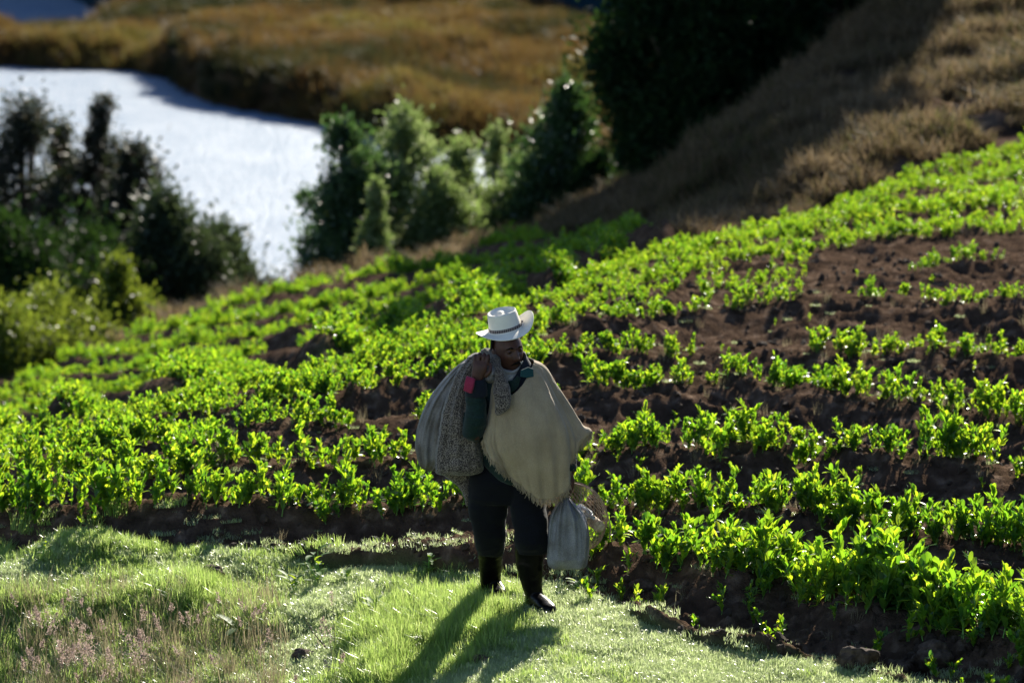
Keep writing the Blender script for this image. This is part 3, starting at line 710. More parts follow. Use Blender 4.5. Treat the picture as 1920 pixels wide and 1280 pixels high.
tree('shrub', 645, 222, 68, 135, 'bush', 'tall dark green shrub with pale tips beside the open water', 'shrub', GM, 12, nleaf=15000, bare=.02, nclump=34)
tree('shrub', 752, 212, 70, 150, 'bush', 'tall feathery green shrub right of the one by the water', 'shrub', GM, 13, nleaf=12000, bare=.02, nclump=34)
tree('shrub', 705, 340, 66.5, 70, 'spire', 'pale narrow shrub in front of the two tall shrubs', 'shrub', GM, 14, nleaf=5000, bare=.02)
tree('shrub', 868, 285, 71, 130, 'bush', 'loose airy shrub with reddish twigs left of the dark cone shaped one', 'shrub', GM, 15, nleaf=7000, bare=.02)
tree('shrub', 930, 245, 74, 80, 'spire', 'thin spindly shrub behind the airy one', 'shrub', GM, 16, nleaf=3500, bare=.02)
tree('shrub', 1060, 158, 70, 175, 'spire', 'cone shaped shrub with pale tips and a dark base', 'shrub', GM, 17, nleaf=15000, bare=.02, nclump=36)
tree('shrub', 1120, 290, 69, 90, 'mass', 'small dark evergreen shrub beside the cone shaped one', 'shrub', GM, 18, nleaf=7000, bare=.02)
tree('shrub', 1195, 245, 76, 70, 'bush', 'small shrub at the foot of the big dark trees', 'shrub', GM, 19, nleaf=4000, bare=.02)
tree('shrub', 700, 300, 71, 120, 'bush', 'leafy shrub filling the gap behind the two tall shrubs', 'shrub', GM, 31, nleaf=8000, bare=.02)
tree('shrub', 820, 320, 69, 120, 'bush', 'low grey green feathery shrub below the glimpse of water', 'shrub', GM, 32, nleaf=8000, bare=.02)
tree('shrub', 975, 300, 71, 90, 'bush', 'airy low shrub touching the left side of the cone shaped one', 'shrub', GM, 33, nleaf=5000, bare=.02)
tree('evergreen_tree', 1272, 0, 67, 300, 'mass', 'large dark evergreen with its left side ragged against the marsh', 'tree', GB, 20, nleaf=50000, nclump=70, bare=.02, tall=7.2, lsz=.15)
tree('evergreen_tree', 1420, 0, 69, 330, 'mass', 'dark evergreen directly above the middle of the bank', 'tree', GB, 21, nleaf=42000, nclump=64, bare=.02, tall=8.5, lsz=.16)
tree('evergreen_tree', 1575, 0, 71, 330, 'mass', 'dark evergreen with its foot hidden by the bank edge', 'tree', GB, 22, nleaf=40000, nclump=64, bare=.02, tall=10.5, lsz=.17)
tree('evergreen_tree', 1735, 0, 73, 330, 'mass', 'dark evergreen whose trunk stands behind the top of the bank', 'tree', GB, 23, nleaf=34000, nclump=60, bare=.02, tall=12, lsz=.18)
tree('evergreen_tree', 1900, 0, 73, 340, 'mass', 'dark evergreen over the sunlit top of the bank', 'tree', GB, 24, nleaf=30000, nclump=60, bare=.35, tall=14, lsz=.2)  # wholly out of view, added for its shadow; bare lower trunk lets sun through
tree('evergreen_tree', 2010, 0, 72, 300, 'mass', 'dark evergreen past the right edge of the photo', 'tree', GB, 25, nleaf=30000, nclump=60, bare=.5, tall=15, lsz=.2)  # unseen shade caster for the bank, crown set high so light passes under
# ---------------------------------------------------------------- the man
def cr_interp(ctrl, n, closed=False):
    """Catmull-Rom through ctrl (k,...) giving n samples"""
    ctrl = np.asarray(ctrl, float); k = len(ctrl)
    u = np.arange(n) * (k / n) if closed else np.linspace(0, k - 1, n)
    i = np.floor(u).astype(int)
    if not closed: i = np.minimum(i, k - 2)
    t = (u - i).reshape((-1,) + (1,) * (ctrl.ndim - 1))
    if closed: p = [ctrl[(i + o) % k] for o in (-1, 0, 1, 2)]
    else:
        ext = np.concatenate([[2 * ctrl[0] - ctrl[1]], ctrl, [2 * ctrl[-1] - ctrl[-2]]]); p = [ext[i + o] for o in (0, 1, 2, 3)]
    return .5 * (2 * p[1] + (p[2] - p[0]) * t + (2 * p[0] - 5 * p[1] + 4 * p[2] - p[3]) * t ** 2 + (-p[0] + 3 * p[1] - 3 * p[2] + p[3]) * t ** 3)
def ring_mesh(rings, caps=True):
    """rings (n,m,3) closed loops -> V,F (quads; caps as collapsed centre quads)"""
    n, m_, _ = rings.shape; V = rings.reshape(-1, 3); F = []
    i = np.arange((n - 1) * m_); r = i // m_; c = i % m_
    F = np.stack([r * m_ + c, r * m_ + (c + 1) % m_, (r + 1) * m_ + (c + 1) % m_, (r + 1) * m_ + c], 1)
    if caps:
        for rr, base in ((0, 0), (n - 1, (n - 1) * m_)):
            cen = len(V); V = np.concatenate([V, [rings[rr].mean(0)]])
            f = []
            for j in range(0, m_, 2): f.append([base + j, base + (j + 1) % m_, base + (j + 2) % m_, cen])
            f = np.array(f); F = np.concatenate([F, f[:, ::-1] if rr == 0 else f])
    return V, F
def sil(rows, n=48, m_=64, fold=None, sq=2.3, tw=0.0):
    """closed volume from silhouette rows (py, px_left, px_right, y_centre, half_depth)"""
    rr = cr_interp(rows, n); th = np.arange(m_) / m_ * 2 * math.pi; out = []
    for k, (py, l, r_, yc, ry) in enumerate(rr):
        c, s = np.cos(th), np.sin(th); e = 2 / sq
        cx = np.sign(c) * np.abs(c) ** e; sy = np.sign(s) * np.abs(s) ** e
        hw = (r_ - l) / 2; f = 1.0 if fold is None else 1 + fold(k / (n - 1), th)
        ys = yc + sy * max(ry, .002) * f; pxs = (l + r_) / 2 + cx * max(hw, .3) * (1 + (f - 1) * .2)
        out.append([P(a, py, yy)[:1] + (yy, P((l + r_) / 2, py, yc)[2]) for a, yy in zip(pxs, ys)])
    return ring_mesh(np.array(out))
def loft(ctrl, n=40, m_=28, sq=2.0):
    """tube through (px,py,y,r1,r2) with radii in metres; rings square to the path"""
    c = cr_interp(ctrl, n); pts = np.array([P(a, b, yy) for a, b, yy, _, _ in c]); return ring_tube(pts, c[:, 3], c[:, 4], m_, sq)
def ring_tube(pts, r1, r2, m_=16, sq=2.0):
    tg = norm(np.gradient(pts, axis=0)); xr = np.array([1., 0, 0]); s = []
    for t_ in tg:
        v = xr - t_ * np.dot(xr, t_)
        if np.linalg.norm(v) < .2: v = np.array([0, 1., 0]) - t_ * t_[1]
        s.append(v / np.linalg.norm(v))
    s = np.array(s); q = np.cross(tg, s); th = np.arange(m_) / m_ * 2 * math.pi; e = 2 / sq
    c = np.sign(np.cos(th)) * np.abs(np.cos(th)) ** e; sn = np.sign(np.sin(th)) * np.abs(np.sin(th)) ** e
    r1 = np.broadcast_to(np.asarray(r1, float), (len(pts),)); r2 = np.broadcast_to(np.asarray(r2, float), (len(pts),))
    rings = pts[:, None] + c[None, :, None] * (s * r1[:, None])[:, None] + sn[None, :, None] * (q * r2[:, None])[:, None]
    return ring_mesh(rings)
def remeshed(name, parts, mat, vox=.006, smooth=2, disp=None):
    V, F = join(parts); me = mesh_np(name + '_src', V, F, mat); o = bpy.data.objects.new(name + '_src', me); COL.objects.link(o)
    bm = bmesh.new(); bm.from_mesh(me); bmesh.ops.remove_doubles(bm, verts=bm.verts, dist=1e-6); bmesh.ops.recalc_face_normals(bm, faces=bm.faces); bm.to_mesh(me); bm.free()
    r = o.modifiers.new('r', 'REMESH'); r.mode = 'VOXEL'; r.voxel_size = vox; r.use_smooth_shade = True
    s = o.modifiers.new('s', 'SMOOTH'); s.iterations = smooth; s.factor = .5
    dg = bpy.context.evaluated_depsgraph_get(); dg.update(); me2 = bpy.data.meshes.new_from_object(o.evaluated_get(dg)); me2.name = name
    bpy.data.objects.remove(o); bpy.data.meshes.remove(me)
    me2.materials.clear(); me2.materials.append(mat)
    if disp is not None:
        n = len(me2.vertices); co = np.empty(n * 3); no = np.empty(n * 3); me2.vertices.foreach_get('co', co); me2.vertices.foreach_get('normal', no)
        co = co.reshape(-1, 3); no = no.reshape(-1, 3); co = co + no * disp(co)[:, None]; me2.vertices.foreach_set('co', co.ravel()); me2.update()
    me2.polygons.foreach_set('use_smooth', np.ones(len(me2.polygons), bool))
    return me2

# cloth materials
def weave(name, c1, c2, scale, rough=.9, bump=.5, extra=0, thr=(.45, .55), sheen=.3, trans=0.0):
    m, t = newmat(name); tc = N(t, 'ShaderNodeTexCoord')
    n = N(t, 'ShaderNodeTexNoise', _Scale=scale, _Detail=2.0); t.links.new(tc.outputs['Object'], n.inputs['Vector'])
    c = ramp(t, n.outputs['Fac'], [(thr[0], c1), (thr[1], c2)])
    n2 = N(t, 'ShaderNodeTexNoise', _Scale=6.0, _Detail=4.0); t.links.new(tc.outputs['Object'], n2.inputs['Vector'])
    d = ramp(t, n2.outputs['Fac'], [(.3, (.72, .70, .66)), (.7, (1, 1, 1))])
    mm = N(t, 'ShaderNodeMix', data_type='RGBA', blend_type='MULTIPLY'); mm.inputs[0].default_value = 1
    t.links.new(c, mm.inputs[6]); t.links.new(d, mm.inputs[7])
    if extra:                                                # woven plastic tape and dirt towards no particular side
        w1 = N(t, 'ShaderNodeTexWave', _Scale=extra, _Distortion=1.0, bands_direction='X'); w2 = N(t, 'ShaderNodeTexWave', _Scale=extra, _Distortion=1.0, bands_direction='Z')
        for w in (w1, w2): t.links.new(tc.outputs['Object'], w.inputs['Vector'])
        ad = N(t, 'ShaderNodeMath', operation='ADD'); t.links.new(w1.outputs['Fac'], ad.inputs[0]); t.links.new(w2.outputs['Fac'], ad.inputs[1])
        k2 = ramp(t, ad.outputs[0], [(.0, (.55, .55, .55)), (.5, (1, 1, 1))]); n3 = N(t, 'ShaderNodeTexNoise', _Scale=9.0, _Detail=5.0); t.links.new(tc.outputs['Object'], n3.inputs['Vector'])
        k3 = ramp(t, n3.outputs['Fac'], [(.35, (.50, .46, .40)), (.6, (1, 1, 1))])
        for kk in (k2, k3):
            m2 = N(t, 'ShaderNodeMix', data_type='RGBA', blend_type='MULTIPLY'); m2.inputs[0].default_value = .8; t.links.new(mm.outputs[2], m2.inputs[6]); t.links.new(kk, m2.inputs[7]); mm = m2
    p = N(t, 'ShaderNodeBsdfPrincipled', _Roughness=rough); p.inputs['Specular IOR Level'].default_value = .2; p.inputs['Sheen Weight'].default_value = sheen
    t.links.new(mm.outputs[2], p.inputs['Base Color'])
    b = N(t, 'ShaderNodeBump', _Strength=bump, _Distance=.004); t.links.new(n.outputs['Fac'], b.inputs['Height']); t.links.new(b.outputs[0], p.inputs['Normal'])
    o = N(t, 'ShaderNodeOutputMaterial'); sh = p.outputs[0]
    if trans:
        tr = N(t, 'ShaderNodeBsdfTranslucent'); t.links.new(mm.outputs[2], tr.inputs[0]); mx = N(t, 'ShaderNodeMixShader'); mx.inputs[0].default_value = trans
        t.links.new(sh, mx.inputs[1]); t.links.new(tr.outputs[0], mx.inputs[2]); sh = mx.outputs[0]
    t.links.new(sh, o.inputs[0]); return m
M['poncho'] = weave('poncho_wool', (.385, .295, .185), (.475, .375, .245), 300, .95, .4, trans=.06)
M['tweed'] = weave('speckled_wool', (.028, .020, .018), (.27, .225, .185), 170, .95, .8, thr=(.44, .58))
M['sack'] = weave('woven_sack', (.22, .21, .21), (.32, .30, .29), 220, .6, .5, sheen=0, extra=32, trans=.08)
M['bag'] = weave('woven_bag', (.27, .28, .31), (.38, .39, .42), 220, .55, .6, sheen=0, extra=40, trans=.1)
M['jacket'] = weave('jacket_cloth', (.004, .017, .016), (.008, .028, .026), 120, .7, .2, sheen=.1)
M['cuff'] = weave('navy_cloth', (.006, .009, .016), (.010, .014, .024), 200, .8, .3, sheen=.1)
M['teal'] = weave('teal_cloth', (.012, .07, .085), (.02, .09, .10), 200, .8, .2, sheen=.1)
M['pink'] = weave('pink_cloth', (.26, .018, .055), (.33, .03, .08), 200, .8, .2, sheen=.1)
M['trousers'] = weave('trouser_cloth', (.0025, .003, .0055), (.004, .005, .009), 150, .9, .3, sheen=.05)
M['tee'] = weave('white_cotton', (.36, .34, .33), (.44, .42, .40), 200, .9, .2)
M['boot'] = surfmat('boot_rubber', [(.3, (.003, .003, .0035)), (.7, (.007, .006, .006))], 12, .30, .3, 30, .12)
M['skin'] = surfmat('skin', [(.3, (.055, .022, .015)), (.7, (.085, .034, .022))], 30, .5, .35, 160, .35, bdist=.002)
M['hair'] = surfmat('hair', [(.3, (.004, .0035, .003)), (.7, (.012, .010, .009))], 90, .8, .8, 260, .05, bdist=.003)
M['hat'] = surfmat('straw_hat', [(.3, (.76, .71, .60)), (.7, (.85, .80, .69))], 14, .7, .35, 420, .3, bdist=.0015)
M['wood'] = surfmat('pale_wood', [(.35, (.40, .30, .18)), (.65, (.62, .50, .34))], 60, .7, .4, 120)
M['net'] = surfmat('net_cord', [(.35, (.24, .17, .12)), (.65, (.36, .28, .20))], 60, .8, .2, 120)
mb_, t = newmat('hat_band'); tc = N(t, 'ShaderNodeTexCoord'); wv = N(t, 'ShaderNodeTexWave', _Scale=30.0, _Distortion=2.0); t.links.new(tc.outputs['Object'], wv.inputs['Vector'])
cc = ramp(t, wv.outputs['Fac'], [(.55, (.02, .015, .018)), (.8, (.30, .24, .22))]); p = N(t, 'ShaderNodeBsdfPrincipled', _Roughness=.6); t.links.new(cc, p.inputs['Base Color'])
o_ = N(t, 'ShaderNodeOutputMaterial'); t.links.new(p.outputs[0], o_.inputs[0]); M['band'] = mb_

man = empty('person', (0.02, 0.15, 0.0), 'farmer in white hat, beige fringed poncho and black rubber boots walking with sacks', 'person')
def part(name, me, parent=None):
    o = bpy.data.objects.new(name, me); COL.objects.link(o); pr = parent or man; o.parent = pr
    o.matrix_parent_inverse = Matrix.Translation(-Vector(man.location)) if parent is None else Matrix.Identity(4)
    return o

# head in its own frame (face towards -y), then turned and placed
HC = Vector(P(952, 656, -.03))
HR = Euler((R(2), R(-7), R(27)), 'XYZ').to_matrix() @ Matrix.Scale(1.12, 3)
def head_xf(V): return np.array([tuple(HC + HR @ Vector(v)) for v in V])
nu_, nv_ = 96, 72
th = np.arange(nu_) / nu_ * 2 * math.pi; rings = []
for ph in np.linspace(.02, math.pi - .02, nv_):
    zz = math.cos(ph); rr = math.sin(ph)
    X = np.cos(th) * rr * .077; Y = np.sin(th) * rr * .098; Z = np.full(nu_, zz * .120)
    low = max(0, -(zz * .120) - .01) / .11
    X = X * .95 * (1 - .30 * low ** 1.3); Y = np.where(Y > 0, Y * (1 - .35 * low), Y * (1 - .06 * low)) + (-.006 * low)
    fr = np.clip(-Y / .098, 0, 1) ** 1.5
    gs = lambda cx, cz, sx, sz: np.exp(-((X - cx) / sx) ** 2 - ((Z - cz) / sz) ** 2) * fr
    d = .026 * gs(0, -.030, .011, .016) + .015 * gs(0, -.008, .009, .022) + .007 * gs(0, .028, .045, .010)
    d += -.011 * (gs(.031, .008, .016, .012) + gs(-.031, .008, .016, .012)) + .006 * (gs(.042, -.022, .02, .018) + gs(-.042, -.022, .02, .018))
    d += .006 * gs(.013, -.033, .008, .008) + .006 * gs(-.013, -.033, .008, .008)
    d += .007 * gs(0, -.058, .022, .006) + .007 * gs(0, -.070, .020, .006) - .004 * gs(0, -.064, .024, .003) + .010 * gs(0, -.100, .022, .016) - .004 * gs(0, -.083, .025, .007)
    Y = Y - d; rings.append(np.stack([X, Y, Z], 1))
hp = [ring_mesh(np.array(rings))]
def ellip(c, r, n=20, m_=20):
    rg = []
    for ph in np.linspace(.05, math.pi - .05, n): rg.append([(c[0] + r[0] * math.sin(ph) * math.cos(a), c[1] + r[1] * math.sin(ph) * math.sin(a), c[2] + r[2] * math.cos(ph)) for a in np.arange(m_) / m_ * 2 * math.pi])
    return ring_mesh(np.array(rg))
for sx in (-1, 1):
    hp.append(ellip((sx * .031, -.078, .008), (.012, .012, .0115))); hp.append(ellip((sx * .080, .008, -.008), (.008, .019, .032))); hp.append(ellip((sx * .081, -.002, -.03), (.007, .010, .012)))
hp = [(head_xf(V), F) for V, F in hp]
neckc = [tuple(HC + HR @ Vector((0, .012, -.04))), P(955, 690, .03), P(957, 705, .05), P(957, 722, .05)]
body = hp + [ring_tube(cr_interp(neckc, 16), .062, .062, 24)]
body.append(loft([(957, 700, .05, .07, .06), (957, 712, .05, .16, .085), (957, 735, .05, .185, .105), (955, 790, .04, .165, .115), (950, 840, .04, .15, .11), (950, 875, .05, .165, .115), (950, 900, .06, .15, .10)], 36, 40))
for pts in ([(925, 885, .08, .085, .085), (915, 945, .10, .075, .075), (915, 1000, .12, .055, .055), (917, 1040, .25, .036, .036), (916, 1090, .42, .030, .030)],
            [(980, 885, .04, .085, .085), (990, 945, -.02, .075, .075), (996, 1005, -.07, .045, .045), (995, 1050, .0, .034, .034), (998, 1122, .03, .035, .035)]):
    body.append(loft(pts, 40, 24))
# right arm (viewer's left): shoulder, elbow, wrist at the shoulder strap
body.append(loft([(912, 722, .04, .055, .055), (893, 760, -.03, .048, .048), (890, 812, -.14, .042, .042), (891, 790, -.20, .040, .040), (892, 745, -.21, .034, .034), (893, 712, -.21, .030, .024)], 44, 20))
# left arm reaching down to the bag
body.append(loft([(1003, 712, .05, .055, .055), (1030, 770, .03, .047, .047), (1058, 828, -.02, .040, .040), (1068, 870, -.10, .032, .034), (1067, 893, -.13, .026, .022)], 44, 20))
def finger(pts, r0, r1): return loft([(a, b, c, r0 + (r1 - r0) * i / (len(pts) - 1), r0 + (r1 - r0) * i / (len(pts) - 1)) for i, (a, b, c) in enumerate(pts)], 18, 10)
body.append(loft([(893, 716, -.21, .030, .023), (896, 702, -.215, .037, .022), (900, 688, -.215, .043, .021), (901, 677, -.205, .043, .017)], 20, 20, 2.6))
for px_, dy in ((889, 0), (897, -3), (905.5, -3), (913, 0)):
    body.append(finger([(px_, 682 + dy, -.212), (px_ + 1, 671 + dy, -.208), (px_ + 2, 666.5 + dy, -.185), (px_ + 3, 669 + dy, -.150), (px_ + 3, 680 + dy, -.140)], .0112, .0085))
body.append(finger([(909, 706, -.21), (917, 698, -.222), (920, 688, -.215), (918, 680, -.195)], .0125, .009))
body.append(loft([(1067, 890, -.13, .026, .021), (1066, 900, -.14, .036, .020), (1063, 912, -.145, .040, .019), (1061, 918, -.145, .036, .015)], 18, 20, 2.6))
for k, px_ in enumerate((1054.5, 1060, 1065.5, 1070.5)):
    body.append(finger([(px_, 910, -.152), (px_ - 1, 919, -.158), (px_ - 2, 925, -.145), (px_ - 1, 927, -.122), (px_, 920, -.112)], .0098, .008))
body.append(finger([(1055, 901, -.145), (1050, 909, -.155), (1050, 918, -.160), (1054, 924, -.160)], .0115, .0085))
bo = part('body', remeshed('body', body, M['skin'], .0038, 2))
# hair, moustache, eyebrows, eyes
def skull_patch(fn, off, res=(90, 60)):
    pass
hr = []
for ph in np.linspace(.25, 1.80, 40):
    row = []
    for a in np.linspace(.12, math.pi - .12, 60):
        zz = math.cos(ph); rr = math.sin(ph); row.append((.0805 * math.cos(a) * rr, .102 * math.sin(a) * rr, .124 * zz))
    hr.append(row)
hr = np.array(hr); n0, m0 = hr.shape[:2]; Vh = head_xf(hr.reshape(-1, 3)); o = part('hair', mesh_np('hair', Vh, grid_faces(n0, m0), M['hair'])); sm = o.modifiers.new('solid', 'SOLIDIFY'); sm.thickness = .006
def fleck(pts, r, name, mat, n=14):
    pts = np.array(pts, float); V, F = ring_tube(cr_interp(pts, n), np.sin(np.linspace(.25, math.pi - .25, n)) * r, np.sin(np.linspace(.25, math.pi - .25, n)) * r * .8, 8)
    return part(name, mesh_np(name, head_xf(V), F, mat))
fleck([(-.034, -.088, -.062), (-.018, -.102, -.052), (0, -.109, -.049), (.018, -.102, -.052), (.034, -.088, -.062)], .0080, 'moustache', M['hair'])
for sx in (-1, 1):
    fleck([(sx * .012, -.099, .026), (sx * .030, -.096, .031), (sx * .047, -.080, .024)], .0048, 'eyebrow', M['hair'])
    fleck([(sx * .022, -.0885, .008), (sx * .031, -.0905, .008), (sx * .040, -.0865, .008)], .0035, 'eye', M['hair'])

# hat
HO = Vector(P(948, 617, -.02)); HTR = Euler((R(2), R(-14), R(18)), 'XYZ').to_matrix()
th = np.arange(96) / 96 * 2 * math.pi; c_, s_ = np.cos(th), np.sin(th)
prof = [(1.0, 0), (.985, 0), (.90, 0), (.80, 0), (.70, 0), (.61, 0), (.565, .003)]
rg = []
for f, dz in prof:
    ax, ay = .172 * f, .188 * f; e = np.clip((f - .56) / .44, 0, 1)
    zz = dz + e ** 1.6 * (.062 * np.abs(c_) ** 3 * np.where(c_ > 0, 1.0, .35) - .020 * np.abs(s_) ** 2)
    rg.append(np.stack([c_ * ax, s_ * ay, zz], 1))
for f, zz in ((.553, .012), (.545, .03), (.525, .06), (.505, .085), (.492, .101), (.480, .108), (.462, .1095), (.44, .107), (.40, .101), (.32, .096), (.2, .094), (.06, .094)):
    lift = .010 * (zz > .08) * (s_ * .3 + c_ * .9 * 0)
    rg.append(np.stack([c_ * .172 * f, s_ * .188 * f * .98, zz + lift - (.006 * (f < .45) * np.cos(th * 2))], 1))
Vh = np.array([tuple(HO + HTR @ Vector(v)) for v in np.array(rg).reshape(-1, 3)])
V_, F_ = ring_mesh(Vh.reshape(len(rg), 96, 3), caps=False)
k0 = len(V_); V_ = np.concatenate([V_, [Vh[-96:].mean(0)]]); F_ = np.concatenate([F_, [[(len(rg) - 1) * 96 + j, (len(rg) - 1) * 96 + (j + 1) % 96, (len(rg) - 1) * 96 + (j + 2) % 96, k0] for j in range(0, 96, 2)]])
hat = part('hat', mesh_np('hat', V_, F_, M['hat'])); q = hat.modifiers.new('solid', 'SOLIDIFY'); q.thickness = .0035
rb = [np.stack([c_ * .172 * f, s_ * .188 * f * .985, np.full(96, zz)], 1) for f, zz in ((.562, .006), (.570, .010), (.566, .022), (.556, .026))]
Vb = np.array([tuple(HO + HTR @ Vector(v)) for v in np.array(rb).reshape(-1, 3)])
V_, F_ = ring_mesh(Vb.reshape(4, 96, 3), caps=False); bo_ = part('hat_band', mesh_np('hat_band', V_, F_, M['band'])); bo_.parent = hat; bo_.matrix_parent_inverse = Matrix.Identity(4)
# small bow on the band
V_, F_ = ellip((0, 0, 0), (.010, .006, .007), 10, 10); V_ = np.array([tuple(HO + HTR @ Vector((v[0] + .100, v[1] - .012, v[2] + .018))) for v in V_]); bw = part('band_knot', mesh_np('band_knot', V_, F_, M['band'])); bw.parent = hat; bw.matrix_parent_inverse = Matrix.Identity(4)

# trousers
wr = lambda a, b: (lambda co: b * (fbm(co[:, 0] * a + co[:, 1] * a * .7, co[:, 2] * a * 1.6, 5, 3) - .5))
tr_ = [sil([(862, 905, 1000, .05, .12), (885, 886, 1006, .05, .135), (905, 881, 1015, .05, .14), (925, 879, 1017, .05, .125), (940, 880, 1015, .05, .10)], 30, 48),
       sil([(890, 881, 948, .06, .12), (930, 877, 953, .07, .105), (965, 879, 951, .09, .092), (1000, 887, 948, .12, .085), (1022, 890, 948, .17, .09), (1035, 894, 945, .20, .08), (1040, 896, 943, .21, .07)], 36, 40),
       sil([(890, 950, 1014, .03, .13), (930, 956, 1021, .0, .12), (965, 958, 1025, -.03, .11), (1000, 963, 1028, -.06, .10), (1022, 967, 1029, -.05, .095), (1033, 969, 1027, -.03, .085), (1037, 970, 1024, -.03, .075)], 36, 40)]
part('trousers', remeshed('trousers', tr_, M['trousers'], .007, 2, wr(9, .022)))
# boots
def boot(shaft, foot):
    return remeshed('boot', [sil(shaft, 30, 32, sq=2.1), foot], M['boot'], .0055, 3, wr(14, .008))
fd = Vector((.62, -.78, 0)).normalized()
def footloft(heel, toe, zs=0.0):
    pts = []; r1 = []; r2 = []
    for f, w, h in ((-.05, .028, .030), (.05, .038, .040), (.25, .042, .048), (.5, .045, .044), (.75, .050, .036), (.93, .042, .030), (1.03, .022, .018)):
        p_ = Vector(heel).lerp(Vector(toe), f); pts.append((p_.x, p_.y, zs + h + .002)); r1.append(w); r2.append(h)
    return ring_tube(cr_interp(pts, 26), cr_interp(np.array(r1)[:, None], 26)[:, 0], cr_interp(np.array(r2)[:, None], 26)[:, 0], 24, 2.5)
h1 = Vector((.115, .03, 0)); t1 = h1 + Vector((.115, -.215, 0))
part('boot', boot([(1008, 966, 1023, -.04, .072), (1040, 965, 1019, -.01, .07), (1070, 970, 1018, .0, .066), (1095, 977, 1017, .015, .058), (1115, 984, 1018, .02, .055), (1132, 985, 1018, .02, .055)], footloft(h1, t1)))
h2 = Vector((-.118, .47, 0)); t2 = h2 + Vector((.05, -.245, 0))
part('boot', boot([(1018, 896, 944, .17, .068), (1050, 897, 942, .27, .062), (1075, 899, 940, .34, .056), (1095, 901, 938, .41, .052), (1108, 902, 938, .44, .052)], footloft(h2, t2)))
# jacket: trunk, both sleeves
jk = [sil([(688, 940, 985, .06, .06), (700, 915, 1000, .05, .09), (715, 902, 1010, .05, .11), (760, 900, 1012, .04, .14), (820, 895, 1008, .03, .145), (850, 898, 1005, .03, .15), (875, 910, 1000, .02, .15), (892, 928, 990, .01, .145), (902, 945, 980, .01, .13)], 40, 56),
      loft([(905, 722, .03, .075, .07), (892, 760, -.03, .070, .07), (888, 806, -.13, .066, .066), (892, 786, -.19, .064, .06), (892, 752, -.205, .060, .055), (893, 724, -.21, .052, .045), (893, 717, -.21, .046, .038)], 50, 28),
      loft([(1003, 712, .05, .07, .07), (1032, 770, .03, .06, .06), (1056, 826, -.02, .055, .055), (1067, 868, -.10, .045, .045), (1068, 884, -.125, .038, .034)], 44, 22)]
jkt = part('jacket', remeshed('jacket', jk, M['jacket'], .0065, 3, wr(13, .020)))
V_, F_ = loft([(893, 741, -.208, .064, .057), (893, 730, -.212, .064, .055), (893, 719, -.213, .058, .048), (893, 712, -.212, .050, .040)], 16, 32)
cf = part('cuff', mesh_np('cuff', V_, F_, M['cuff']))
V_, F_ = sil([(-1,0,0,0,0)]*2, 2, 4) if 0 else ring_tube(np.array([(0, 0, t_) for t_ in (-.045, -.043, 0, .043, .045)]), [.022, .028, .030, .028, .022], [.006, .009, .010, .009, .006], 24, 6); c0 = np.array(P(880, 721, -.262)); V_ = V_ @ np.array(Euler((0, R(14), R(-32))).to_matrix()).T + c0
part('sleeve_patch', mesh_np('sleeve_patch', V_, F_, M['pink']))
def slab(poly, yf, thick, mat, name, sub=2):
    """solid panel with its own thickness and curvature"""
    bm = bmesh.new(); vs_ = [bm.verts.new(P(a, b, yf(a, b))) for a, b in poly]; f = bm.faces.new(vs_)
    bmesh.ops.triangulate(bm, faces=[f]); bmesh.ops.subdivide_edges(bm, edges=bm.edges[:], cuts=1, use_grid_fill=True)
    me = bpy.data.meshes.new(name); bm.to_mesh(me); bm.free(); me.materials.append(mat)
    o = part(name, me); s = o.modifiers.new('solid', 'SOLIDIFY'); s.thickness = thick; s.offset = 0; b = o.modifiers.new('bev', 'BEVEL'); b.width = thick * .3; b.segments = 2; b.limit_method = 'ANGLE'
    return o
# collar: rises round the neck
cr_ = [[(950, 722, -.115), (966, 712, -.12), (982, 692, -.09), (990, 672, -.02), (976, 664, .09), (955, 664, .13), (932, 670, .11), (921, 684, .02), (928, 704, -.08)],
       [(957, 716, -.105), (969, 700, -.11), (981, 680, -.08), (986, 662, -.02), (973, 656, .07), (955, 656, .10), (934, 660, .09), (925, 672, .01), (932, 694, -.08)]]
base_ = [[(956, 737, -.15), (978, 726, -.15), (996, 706, -.11), (1003, 692, -.02), (985, 688, .11), (955, 688, .16), (925, 692, .13), (912, 706, .02), (926, 728, -.11)]]
net_ = np.array([[P(*q_) for q_ in row] for row in base_ + cr_]); net_ = cr_interp(net_, 12); net_ = np.swapaxes(cr_interp(np.swapaxes(net_, 0, 1), 50), 0, 1)
cl = part('collar', mesh_np('collar', net_.reshape(-1, 3), grid_faces(12, 50), M['cuff'])); q = cl.modifiers.new('solid', 'SOLIDIFY'); q.thickness = .012
slab([(977, 694), (990, 688), (999, 691), (1000, 706), (988, 708), (976, 706)], lambda a, b: -.150 + (a - 985) * .0022, .012, M['teal'], 'collar_tab')
slab([(952, 714), (962, 712), (970, 704), (976, 708), (972, 724), (964, 733), (957, 736)], lambda a, b: -.175 + abs(a - 963) * .001, .012, M['jacket'], 'lapel')
slab([(954, 709), (961, 704), (962, 706.5), (955, 711.5)], lambda a, b: -.165, .006, M['tee'], 'zip_pull')
slab([(976, 681), (979, 676), (981, 677), (978, 683)], lambda a, b: -.150, .006, M['tee'], 'collar_button')
V_, F_ = ring_tube(cr_interp([P(933, 684, -.02), P(942, 692, -.075), P(958, 698, -.098), P(972, 691, -.075), P(980, 680, -.02)], 30), .010, .008, 12)
V2, F2 = sil([(690, 944, 976, -.03, .05), (700, 945, 974, -.04, .06), (712, 949, 968, -.06, .06), (722, 954, 963, -.08, .04)], 16, 24)
part('shirt', remeshed('shirt', [(V_, F_), (V2, F2)], M['tee'], .004, 2))

